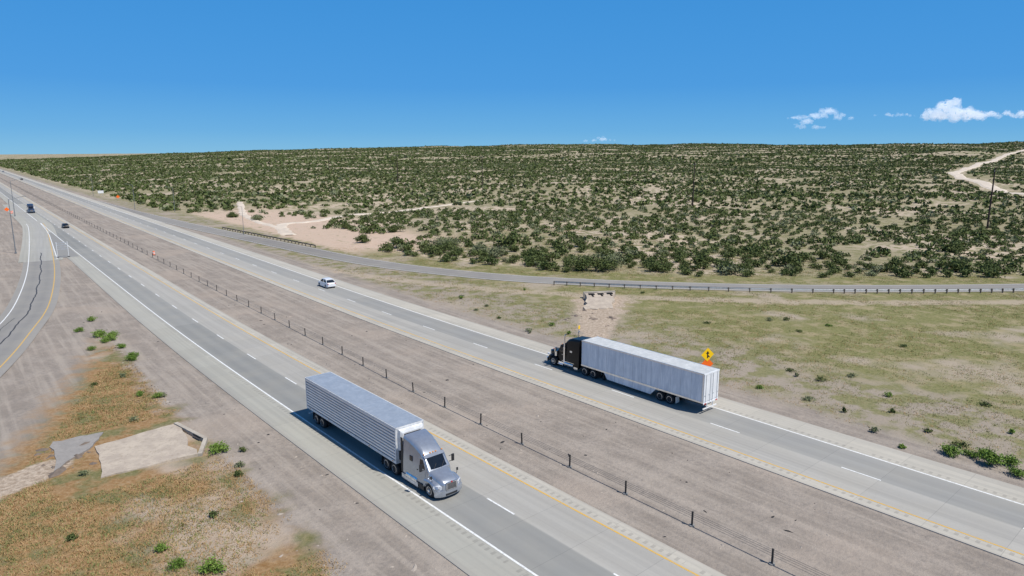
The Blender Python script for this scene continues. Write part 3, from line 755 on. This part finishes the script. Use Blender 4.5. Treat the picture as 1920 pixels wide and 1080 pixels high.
# ---------------- drums & signs
mb=MB()
for z0,z1,m_ in ((.05,.25,0),(.25,.42,1),(.42,.60,0),(.60,.77,1),(.77,.95,0)):
    r0=.30-.07*z0;r1=.30-.07*z1;mb.cyl((0,0,z0),(0,0,z1),r0,r1,n=18,mi=m_)
mb.cyl((0,0,0),(0,0,.06),.42,.40,n=18,mi=2);mb.cyl((0,0,.95),(0,0,1.0),.2,.12,n=12)
dr=mb.make('traffic_drum',[M_orange,M_signwhite,M_rubber],smooth=True)
tag(dr,'orange and white traffic drum on the highway shoulder','traffic drum','orange traffic drums')
dr.location=(*W(186.4,39.8),0)
for st in ((356,20.0),(358,20.6)): copytree(dr,(*W(*st),0))
def diamond(mb,c,h,th,mi=0):
    x,y,z=c;plate(mb,[(x,y-h,z),(x,y,z-h),(x,y+h,z),(x,y,z+h)],[(x+th,y-h,z),(x+th,y,z-h),(x+th,y+h,z),(x+th,y,z+h)],mi)
x,y=W(40.7,64.1);S=empty('road_sign',(x,y,-.05),RZ-.42);tag(S,'yellow merge arrow diamond sign above an orange work zone sign','road sign')
h=.80;zc=3.15
mb=MB();mb.box((.07,0,(zc+h)/2),(.07,.07,zc+h));mb.make('post',M_steel,S)
mb=MB();diamond(mb,(0,0,zc),h,.01);mb.make('panel',M_yellow,S)
mb=MB();v=-.006
mb.add([(v,-.07,zc-.42),(v,.07,zc-.42),(v,.07,zc+.08),(v,.22,zc+.08),(v,0,zc+.44),(v,-.22,zc+.08),(v,-.07,zc+.08),(v,-.07,zc-.04),(v,-.30,zc-.26),(v,-.2,zc-.36),(v,-.07,zc-.22)],[tuple(range(11))])
mb.make('arrow',M_ink,S)
mb=MB();diamond(mb,(.022,0,zc-1.12),h,.01);mb.make('lower_panel',M_orange,S)
for st in ((426,71.7),(360,18.9)):
    x,y=W(*st);S=empty('work_zone_sign',(x,y,0),RZ+(0 if st[1]>40 else math.pi));tag(S,'orange diamond work zone sign on a low stand','road sign','orange work zone signs')
    mb=MB();diamond(mb,(0,0,1.55),.95,.01);mb.make('panel',M_orange,S)
    mb=MB();mb.box((.05,0,.6),(.06,.06,1.2));mb.box((.05,0,.03),(1.4,.06,.05));mb.box((.05,0,.035),(.06,1.4,.05));mb.make('stand',M_steel,S)
mb=MB();mb.box((0,0,.6),(.06,.06,1.2));dl=mb.make('object_marker',M_steel);dl.location=(*W(63.5,67.5),0);dl.rotation_euler[2]=RZ
tag(dl,'small yellow object marker on a short post','road marker')
mb=MB();mb.box((-.05,0,1.2),(.02,.3,.5));mb.make('panel',M_yellow,dl)
x,y=W(197,21.7);S=empty('exit_sign',(x,y,0),RZ);tag(S,'slatted back of a highway gore sign on two posts','road sign')
for yy in(-1.15,1.15):
    mb=MB();mb.box((0,yy,1.9),(.09,.09,3.8));mb.make('post',M_signwhite,S)
    mb=MB();mb.cyl((0,yy,-.1),(0,yy,.15),.28,n=10);mb.make('footing',M_black,S)
for z in(2.0,2.5,3.0,3.5):
    mb=MB();mb.box((.07,0,z),(.03,2.6,.16));mb.make('slat',M_steel,S)
x,y=W(470,70);S=empty('roadside_sign',(x,y,0),RZ);tag(S,'small pale guide sign beside the highway','road sign')
mb=MB();mb.box((0,0,2.3),(.04,3.,1.6));mb.make('panel',M_signwhite,S)
for yy in(-.9,.9):
    mb=MB();mb.box((.08,yy,1.2),(.1,.1,2.4));mb.make('post',M_steel,S)
# ---------------- culverts
def concmat(name,c0,c1,c2):
    m,nt,b=newmat(name)
    n=noise(nt,.8,6,rough=.65);n2=noise(nt,4,5,rough=.7)
    c=mixc(nt,mr(nt,n,.38,.62),c0,c1);c=mixc(nt,mr(nt,n2,.5,.7,0,.7),c,c2)
    nt.links.new(c,b.inputs['Base Color']);b.inputs['Roughness'].default_value=.95;bump(nt,b,n2,.5,.05);return m
m_conc=concmat('weathered_concrete',(.38,.33,.27),(.46,.41,.34),(.28,.24,.2))
m_conc2=concmat('dusty_concrete_apron',(.40,.335,.27),(.49,.415,.33),(.31,.25,.19))
def slabpoly(mb,pts,th,mi=0):
    plate(mb,[(x,y,z) for x,y,z in pts],[(x,y,z-th) for x,y,z in pts],mi)
def rough(pts,amp,n=5):
    out=[];k=len(pts)
    for i in range(k):
        a=Vector(pts[i]);b=Vector(pts[(i+1)%k])
        for j in range(n):
            p=a.lerp(b,j/n)
            if j: p+=Vector((random.uniform(-amp,amp),random.uniform(-amp,amp),0))
            out.append(tuple(p))
    return out
cx,cy=W(62,12)
C1=empty('culvert',(cx,cy,0));tag(C1,'weathered tan concrete culvert apron in the roadside grass','culvert')
def L(s,t,z):
    x,y=W(s,t);return (x-cx,y-cy,z)
mb=MB();slabpoly(mb,rough([L(65.6,9.0,.05),L(66,15.8,.2),L(57.8,15.2,.2),L(58.6,8.2,.05)],.3,7),.4);mb.make('apron',m_conc2,C1)
mb=MB();slabpoly(mb,[L(66.0,15.5,.32),L(66.0,15.85,.32),L(60.5,16.85,.32),L(60.5,16.5,.32)],.5);mb.make('headwall',m_conc,C1)
mb=MB();slabpoly(mb,[L(60.5,16.85,.32),L(60.5,16.5,.32),L(57.8,15.2,.22),L(57.6,15.5,.22)],.4);mb.make('wing_wall',m_conc,C1)
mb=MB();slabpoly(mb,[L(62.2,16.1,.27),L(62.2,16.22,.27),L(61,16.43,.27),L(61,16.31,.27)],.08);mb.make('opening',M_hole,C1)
mb=MB();slabpoly(mb,rough([L(69.2,6.4,.03),L(68.6,10.2,.06),L(65.9,8.9,.07),L(62.4,5.6,.03)],.2,6),.3);mb.make('lower_slab',concmat('grey_slab',(.27,.25,.23),(.31,.285,.26),(.22,.20,.18)),C1)
cx,cy=W(76,86)
C2=empty('culvert',(cx,cy,0));tag(C2,'pale eroded culvert headwall with three dark openings below the frontage road','culvert')
mb=MB();slabpoly(mb,rough([L(80.0,86.2,.9),L(77.2,91,.9),L(71.5,84,.06),L(74,80,.06)],.5,6),.9)
mb.make('apron',m_conc2,C2)
mb=MB();slabpoly(mb,[L(80.4,86.4,1.0),L(77.4,91.4,1.0),L(77.9,91.8,1.0),L(80.9,86.8,1.0)],1.2);mb.make('headwall',m_conc,C2)
d1=Vector(L(80.0,86.2,0))-Vector(L(77.2,91,0));rr=math.atan2(d1.y,d1.x)
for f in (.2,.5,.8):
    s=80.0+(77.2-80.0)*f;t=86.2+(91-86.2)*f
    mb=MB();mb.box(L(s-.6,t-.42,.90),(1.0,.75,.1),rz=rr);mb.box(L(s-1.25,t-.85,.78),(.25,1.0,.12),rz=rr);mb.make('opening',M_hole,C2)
# ---------------- vegetation
def bushmat(name,c0,c1,c2):
    m,nt,b=newmat(name)
    n=noise(nt,.35,2);n2=noise(nt,6,3)
    c=mixc(nt,mr(nt,n,.35,.65),c0,c1);c=mixc(nt,mr(nt,n2,.5,.75),c,c2)
    nt.links.new(c,b.inputs['Base Color']);b.inputs['Roughness'].default_value=.75;b.inputs['Specular IOR Level'].default_value=.15
    return m
M_creo=bushmat('creosote_leaves',(.075,.105,.032),(.115,.14,.048),(.155,.17,.068))
M_green=bushmat('bright_green_leaves',(.11,.19,.03),(.17,.26,.05),(.23,.29,.09))
M_pale=bushmat('pale_sage_leaves',(.16,.185,.095),(.21,.225,.125),(.27,.275,.165))
M_stem=simple('twig_bark',(.10,.08,.06),.9)
def quads(C,size,rg):
    n=len(C)
    a=rg.normal(size=(n,3));a/=np.linalg.norm(a,axis=1)[:,None]
    b_=rg.normal(size=(n,3));b_=b_-a*(a*b_).sum(1)[:,None];b_/=np.linalg.norm(b_,axis=1)[:,None]
    s1=(size*rg.uniform(.6,1.2,n))[:,None];s2=(size*rg.uniform(.35,.8,n))[:,None]
    return np.stack([C-a*s1,C-b_*s2,C+a*s1,C+b_*s2],1).reshape(-1,3)
def bushmesh(name,R,Hh,K,leaf,mat,seed,nst=11):
    rg=np.random.default_rng(seed)
    az=rg.uniform(0,2*np.pi,nst);el=rg.uniform(.25,1.5,nst)
    tips=np.stack([np.cos(az)*np.cos(el)*R,np.sin(az)*np.cos(el)*R,(.25+.75*np.sin(el))*Hh],1)*rg.uniform(.7,1.05,nst)[:,None]
    k=rg.integers(0,nst,K);u=rg.uniform(.35,1.,K)**.7
    C=tips[k]*u[:,None]+rg.normal(size=(K,3))*np.array([R*.2,R*.2,Hh*.13])
    C[:,2]=np.abs(C[:,2])+.04
    V=quads(C,np.full(K,leaf),rg)
    F=np.arange(4*K).reshape(-1,4);mi=np.zeros(K)
    sv=[];sf=[]
    for q in range(nst):
        tp=tips[q]*.9;p=np.cross(tp,[0,0,1.]);p/= (np.linalg.norm(p)+1e-6);w=.02*R
        o_=4*K+len(sv);sv+=[-p*w,p*w,tp+p*w*.3,tp-p*w*.3];sf.append([o_,o_+1,o_+2,o_+3])
    V=np.concatenate([V,np.array(sv)]);F=np.concatenate([F,np.array(sf)]);mi=np.concatenate([mi,np.ones(nst)])
    return npmesh(name,V,F,[mat,M_stem],mi=mi)
TRd=[tuple(p) for p in TR[::4]];TR2d=[tuple(p) for p in TR2[::4]];DRd=[tuple(p) for p in DR[::6]]
def scatter(rmin,rmax,cell,phi=44,seed=1):
    rg=np.random.default_rng(seed)
    xs=np.arange(-rmax*math.sin(math.radians(phi)),rmax*math.sin(math.radians(phi)),cell);ys=np.arange(60,rmax,cell)
    Xg,Yg=np.meshgrid(xs,ys);Xg=Xg.ravel();Yg=Yg.ravel()
    Xg=Xg+rg.uniform(-.5,.5,len(Xg))*cell;Yg=Yg+rg.uniform(-.5,.5,len(Yg))*cell
    r=np.hypot(Xg,Yg);ph=np.degrees(np.arctan2(Xg,Yg));m=(r>=rmin)&(r<rmax)&(np.abs(ph)<phi);Xg,Yg,r=Xg[m],Yg[m],r[m]
    s,t=st_np(Xg,Yg)
    m=(t>74)|((t<2)&(s>230));Xg,Yg,s,t,r=Xg[m],Yg[m],s[m],t[m],r[m]
    fd=polydist(Xg,Yg,FRc)
    ok=(fd>11)&(t>74)
    clear=(s>160)&(s<310)&(t>74)&(t<102+40*(fbm(Xg/14,Yg/14,21)-.42))
    tr=(np.abs(polydist(Xg,Yg,TRd))<3.8)|(np.abs(polydist(Xg,Yg,TR2d))<3.2);dd=np.abs(polydist(Xg,Yg,DRd))<8.5
    dens=fbm(Xg/20,Yg/20,31);d2=fbm(Xg/120,Yg/120,41);rid=fbm(Xg/240,Yg/110,51)
    p=.95*sst(.25,.43,dens)*(.74+.26*sst(.3,.5,d2))*(1-.75*sst(700,1300,r)*(1-sst(.32,.38,rid)))
    ok&=(~clear)&(~tr)&(~dd)&(rg.random(len(Xg))<p)
    ok|=(t<2)&(s>230)&(rg.random(len(Xg))<.6)
    Xg,Yg=Xg[ok],Yg[ok]
    size=rg.gamma(5,.24,len(Xg))*.5+.66
    size*=np.where(rg.random(len(Xg))<.06,1.5,1.)
    return Xg,Yg,size
bx,by,bs=scatter(60,330,3.8,seed=3)
key=np.hypot(bx,by)+np.where(np.abs(np.degrees(np.arctan2(bx,by)))>36.5,1000,0)-bs*6
order=np.argsort(key);bx,by,bs=bx[order],by[order],bs[order]
NI=230
protos=[bushmesh('creosote_bush',1.,1.0,320,.135,M_creo,50+i) for i in range(4)]+[bushmesh('creosote_bush',1.,.9,320,.135,M_pale,70)]
for p in protos: tag(p,'rounded olive green creosote bush growing in pale sand','bush','desert bushes')
hh=height(bx[:NI],by[:NI])
first=[True]*5
for i in range(NI):
    k=random.choice([0,1,2,3,0,1,2,3,4]);s=bs[i]*1.15
    if first[k]: o=protos[k];first[k]=False
    else: o=protos[k].copy();COL.objects.link(o)
    o.location=(bx[i],by[i],hh[i]-.05);o.rotation_euler[2]=random.uniform(0,6.28);o.scale=(s,s,s*random.uniform(.8,1.1))
def massmesh(name,X,Y,S,K,lf,seed,mats,flat=.85):
    rg=np.random.default_rng(seed);n=len(X);Z=height(X,Y)
    dr_=rg.normal(size=(n,K,3));dr_[:,:,2]=np.abs(dr_[:,:,2])*.9;dr_/=np.linalg.norm(dr_,axis=2)[:,:,None]
    C=dr_*rg.uniform(.4,.95,(n,K))[:,:,None]*S[:,None,None]
    C[:,:,2]=C[:,:,2]*flat+.1*S[:,None];C+=np.stack([X,Y,Z],1)[:,None,:]
    V=quads(C.reshape(-1,3),np.repeat(S*lf,K),rg)
    mi=np.repeat((rg.random(n)<.16).astype(int),K)
    o=npmesh(name,V,np.arange(len(V)).reshape(-1,4),mats,mi=mi);o['kind']='stuff';return o
massmesh('scrub_bushes',bx[NI:],by[NI:],bs[NI:]*1.05,60,.25,5,[M_creo,M_pale])
ax,ay,as_=scatter(330,950,4.1,seed=8);massmesh('distant_scrub',ax,ay,as_*1.12,12,.54,6,[M_creo,M_pale])
ax,ay,as_=scatter(950,3000,7.3,seed=9);massmesh('far_scrub',ax,ay,as_*1.75,6,.75,7,[M_creo,M_pale],flat=.55)
def bush(s,t,R,Hh,mat,seed,label,K=1100,leaf=.09,name='bush'):
    x,y=W(s,t);o=bushmesh(name,R,Hh,K,leaf,mat,seed,14);o.location=(x,y,hz(x,y)-.03);tag(o,label,'bush');return o
bigs=[(146.5,101.9,5.0,3.4),(142,99,4.0,2.8),(150,106,3.6,2.6),(126.9,103.7,3.6,2.5),(100.5,106.7,4.3,3.3),(97,109.5,3.8,3.0),(98.5,113.3,4.2,3.3),(89.4,119.6,3.2,2.2),(173.5,91.5,2.2,2.1),(166,98,2,1.6),(113,104,3,2.1),(41.3,172.2,3,2.),(80,131,2.4,1.8),(58,203,3.2,2.2),(120,110,2.8,2.),(134,104,3.0,2.1),(190,112,3.2,2.4),(210,104,2.2,1.6),(262,92,2.6,2.),(280,88,2.4,2.)]
for i,(s,t,R,Hh) in enumerate(bigs): bush(s,t,R,Hh,M_creo if i%3 else M_pale,200+i,'large mesquite shrub at the edge of the desert scrub',1500,.22,'mesquite_bush')
small=[(107,16.4,1.1),(104,16.9,1.),(106,17.6,.8),(103,16.2,.7),(91.8,17.2,.8),(93.5,17.8,.7),(98.7,17.3,.7),(100,14.2,.6),(77,15.1,.55),(75.3,16.4,.6),(57.4,16.9,.95),(42.2,9.3,.6),(40.3,10.8,.85),(44.7,9.1,.5),(16.4,63.4,1.0),(13.6,63.6,1.2),(12.6,64.8,.9),(11.6,62.9,.8),(14.4,65.2,.8),(15.,64.2,.7),(19.6,61.8,.35),(118,16.9,.8),(112,14.5,.7)]
for i,(s,t,R) in enumerate(small): bush(s,t,R,R*.85,M_green,300+i,'bright green leafy bush on the dry roadside verge',800,.09*max(.6,R),'roadside_bush')
rg=np.random.default_rng(77)
for i in range(46):
    s=rg.uniform(14,95);t=rg.uniform(63,72) if rg.random()<.45 else rg.uniform(70,100)
    x,y=W(s,t)
    if abs(polydist(np.array([x]),np.array([y]),FRc)[0])<6 or (s>62 and s<84 and t>70 and t<96): continue
    bush(s,t,rg.uniform(.25,.75),rg.uniform(.25,.55),[M_green,M_pale,M_creo][i%3],400+i,'small green weed clump on the grassy verge',160,.09,'weed_clump')
for i,(s,t) in enumerate([(75.3,17),(56.3,18.4),(53.5,17.2),(52,16.5),(60.2,7.3),(47,13),(70,13),(84,12),(85,15),(50,5)]):
    bush(s,t,.45,.4,[M_pale,M_creo][i%2],500+i,'small dry shrub on the gravel verge',220,.07,'dry_shrub')
def tufts(name,X,Y,S,K,mat,seed):
    rg=np.random.default_rng(seed);n=len(X);Z=height(X,Y)
    a=rg.uniform(0,2*np.pi,(n,K));ln=rg.uniform(.3,1.1,(n,K));w=.03
    bx_=X[:,None]+rg.normal(size=(n,K))*S[:,None]*.9;by_=Y[:,None]+rg.normal(size=(n,K))*S[:,None]*.9;bz=np.repeat(Z[:,None],K,1)-.02
    hgt=S[:,None]*rg.uniform(.5,1.1,(n,K))
    tx=bx_+np.cos(a)*ln*hgt;ty=by_+np.sin(a)*ln*hgt;tz=bz+hgt*.8
    px=-np.sin(a)*w;py=np.cos(a)*w
    V=np.stack([np.stack([bx_-px,by_-py,bz],-1),np.stack([bx_+px,by_+py,bz],-1),np.stack([tx,ty,tz],-1)],2).reshape(-1,3)
    o=npmesh(name,V,np.arange(len(V)).reshape(-1,3),[mat]);o['kind']='stuff';return o
M_tg=bushmat('grass_green',(.15,.18,.055),(.21,.215,.08),(.30,.26,.12));M_td=bushmat('grass_dry',(.34,.205,.09),(.42,.29,.15),(.28,.215,.10))
def grasszone(n,s0,s1,t0,t1,seed,th):
    rg=np.random.default_rng(seed);s=rg.uniform(s0,s1,n);t=rg.uniform(t0,t1,n)
    X=s*D[0]+(t+delta_np(s))*N[0];Y=s*D[1]+(t+delta_np(s))*N[1]
    f=fbm(X/5,Y/5,61);fd=polydist(X,Y,FRc);rp=np.abs(polydist(X,Y,RYd))
    cul=((s>56)&(s<69.5)&(t>5)&(t<17.5))|(washf(s,t)<1)
    m=(f>th+rg.uniform(-.15,.15,n))&(np.abs(fd)>5)&(rp>11)&(~cul)
    return X[m],Y[m],rg.uniform(.08,.26,m.sum())
X_,Y_,S_=grasszone(30000,20,112,-14,16,1,.48);tufts('verge_grass',X_,Y_,S_,7,M_tg,2)
X_,Y_,S_=grasszone(44000,20,106,-14,17,3,.42);tufts('dry_grass',X_,Y_,S_,7,M_td,4)
X_,Y_,S_=grasszone(70000,5,150,66,165,5,.44);tufts('meadow_grass',X_,Y_,S_,5,M_tg,6)
X_,Y_,S_=grasszone(40000,5,170,64,165,7,.5);tufts('dry_meadow_grass',X_,Y_,S_,5,M_td,8)
def chips(name,n,s0,s1,t0,t1,mat,seed,sz):
    rg=np.random.default_rng(seed);mb=MB()
    for i in range(n):
        s=rg.uniform(s0,s1);t=rg.uniform(t0,t1);x,y=W(s,t);q=sz*rg.gamma(2,.5)
        vs=[];k=6;c=Vector((x,y,hz(x,y)))
        el=rg.uniform(1,3);a0=rg.uniform(0,6.28)
        for j in range(k):
            a=j*2*math.pi/k;r=q*rg.uniform(.6,1.2);px=r*math.cos(a)*el;py=r*math.sin(a)
            vs.append((x+px*math.cos(a0)-py*math.sin(a0),y+px*math.sin(a0)+py*math.cos(a0),c.z-.01))
        vs.append((x,y,c.z+q*.6));mb.add(vs,[(j,(j+1)%k,k) for j in range(k)])
    o=mb.make(name,mat,recalc=False);o['kind']='stuff'
chips('tyre_debris',150,15,130,34.6,48.4,M_rubber,1,.05);chips('tyre_debris',80,25,130,15,22,M_rubber,2,.05)
M_st=simple('stone',(.36,.31,.26),.9);M_st2=simple('dark_stone',(.16,.125,.10),.9)
chips('loose_stones',300,15,110,34.6,48.4,M_st,3,.05);chips('loose_stones',200,20,110,14,22,M_st,4,.05)
chips('broken_rocks',34,62,68.5,5,8.5,M_st2,5,.16);chips('broken_rocks',34,64,75,72,80,M_st2,6,.22)
# ---------------- clouds (soft volumes with added glow)
def cmat(name,den,em):
    M=bpy.data.materials.new(name);M.use_nodes=True;nt=M.node_tree
    nt.nodes.remove(nt.nodes['Principled BSDF']);out=nt.nodes['Material Output']
    pv=nt.nodes.new('ShaderNodeVolumePrincipled');pv.inputs['Color'].default_value=(1,1,1,1);pv.inputs['Density'].default_value=den
    pv.inputs['Emission Color'].default_value=(.68,.79,.95,1);pv.inputs['Emission Strength'].default_value=den*em  # added glow stands in for sunlight scattered many times inside the cloud
    nt.links.new(pv.outputs[0],out.inputs['Volume']);return M
M_cl1=cmat('glowing_cloud_vapour',.0075,.52);M_cl2=cmat('thin_glowing_cloud_vapour',.0055,.6)
def cloud(u0,u1,v0,v1,Yd,n,seed,label,mat):
    rg=np.random.default_rng(seed);sc=Yd/1305
    xa,xb=(u0-960)*sc,(u1-960)*sc;za,zb=25+(287-v1)*sc,25+(287-v0)*sc;hgt=zb-za;cx=(xa+xb)/2
    bm=bmesh.new()
    for i in range(n):
        u=rg.uniform(-1,1);env=(1-u*u)**.6*(.35+.65*float(vn(np.array(u*2.2+seed),np.array(.3)))*1.5)
        r=hgt*rg.uniform(.10,.22)*(.5+env)
        z=za+r*.6+rg.uniform(0,1)*max(0,env*hgt-r*1.5)
        mt_=Matrix.Translation((u*(xb-xa)/2,rg.uniform(-.5,.5)*hgt,z-za))@Matrix.Diagonal((r*rg.uniform(1.,1.8),r*1.1,r*.75,1))
        bmesh.ops.create_icosphere(bm,subdivisions=2,radius=1,matrix=mt_)
    me=bpy.data.meshes.new('cloud');bm.to_mesh(me);bm.free()
    o=bpy.data.objects.new('cloud',me);COL.objects.link(o)
    md=o.modifiers.new('r','REMESH');md.mode='VOXEL';md.voxel_size=hgt*.03
    dg=bpy.context.evaluated_depsgraph_get();dg.update();me2=bpy.data.meshes.new_from_object(o.evaluated_get(dg));o.modifiers.clear();o.data=me2
    co=np.empty(len(me2.vertices)*3,np.float32);me2.vertices.foreach_get('co',co);co=co.reshape(-1,3)
    a1=hgt*.2;a2=hgt*.08
    for q in range(len(co)):
        v=Vector(co[q]);co[q]=v+mathutils.noise.noise_vector(v/a1)*hgt*.16+mathutils.noise.noise_vector(v/a2)*hgt*.08
    me2.vertices.foreach_set('co',co.ravel());me2.update()
    me2.materials.clear();me2.materials.append(mat);me2.name='cloud'
    o.location=(cx,Yd,za);tag(o,label,'cloud','small fair weather clouds')
cloud(1735,1850,183,228,9000,50,1,'puffy white cumulus cloud in a deep blue sky',M_cl1)
cloud(1825,1990,194,224,9000,44,2,'flat-bottomed white cumulus cloud in a blue sky',M_cl1)
cloud(1472,1600,201,226,9000,30,3,'thin wispy white cloud in a blue sky',M_cl2)
cloud(1480,1540,224,244,9000,14,4,'small ragged cloud wisp in a blue sky',M_cl2)
cloud(1630,1706,208,221,9000,18,5,'small flat white cloud in a blue sky',M_cl2)
cloud(1095,1158,252,266,12000,14,6,'tiny white cloud low over the horizon',M_cl2)
# ---------------- light
EL=math.radians(58);hx,hy=.85,-.52;l=math.hypot(hx,hy);hx/=l;hy/=l
sd=Vector((hx*math.cos(EL),hy*math.cos(EL),math.sin(EL)))
sun=bpy.data.lights.new('sun','SUN');sun.energy=4.8;sun.angle=math.radians(.5);sun.color=(1,.955,.875)
so=bpy.data.objects.new('sun',sun);COL.objects.link(so);so.rotation_euler=sd.to_track_quat('Z','Y').to_euler()
w=bpy.data.worlds.new('World');scene.world=w;w.use_nodes=True;nt=w.node_tree
bg=nt.nodes['Background'];sk=nt.nodes.new('ShaderNodeTexSky');sk.sky_type='NISHITA';sk.sun_disc=False
sk.sun_elevation=EL;sk.sun_rotation=math.atan2(hx,hy);sk.altitude=1200;sk.air_density=1.;sk.dust_density=.1;sk.ozone_density=2.
tc=nt.nodes.new('ShaderNodeTexCoord');sp=nt.nodes.new('ShaderNodeSeparateXYZ');nt.links.new(tc.outputs['Generated'],sp.inputs[0])
cr=nt.nodes.new('ShaderNodeValToRGB');nt.links.new(sp.outputs[2],cr.inputs[0])
el=cr.color_ramp.elements;el[0].position=0;el[0].color=(.17,.48,.76,1);el[1].position=1;el[1].color=(.03,.10,.28,1)
for p,c in ((.03,(.105,.40,.76)),(.09,(.054,.315,.745)),(.2,(.042,.285,.71)),(.5,(.03,.15,.42))):
    e=el.new(p);e.color=(*c,1)
ml=nt.nodes.new('ShaderNodeVectorMath');ml.operation='SCALE';ml.inputs['Scale'].default_value=10.;nt.links.new(cr.outputs[0],ml.inputs[0])
mx=nt.nodes.new('ShaderNodeMix');mx.data_type='RGBA';mx.inputs[0].default_value=.92
nt.links.new(sk.outputs[0],mx.inputs[6]);nt.links.new(ml.outputs[0],mx.inputs[7]);nt.links.new(mx.outputs[2],bg.inputs[0]);bg.inputs[1].default_value=.1
# ---------------- camera
cam=bpy.data.cameras.new('camera');cam.lens=24;cam.sensor_width=36;cam.clip_end=60000;cam.clip_start=.5
co=bpy.data.objects.new('camera',cam);COL.objects.link(co);co.location=(0,0,25);co.rotation_euler=(math.radians(90-11.18),0,0)
scene.camera=co
scene.view_settings.view_transform='Standard';scene.view_settings.look='None';scene.view_settings.exposure=0
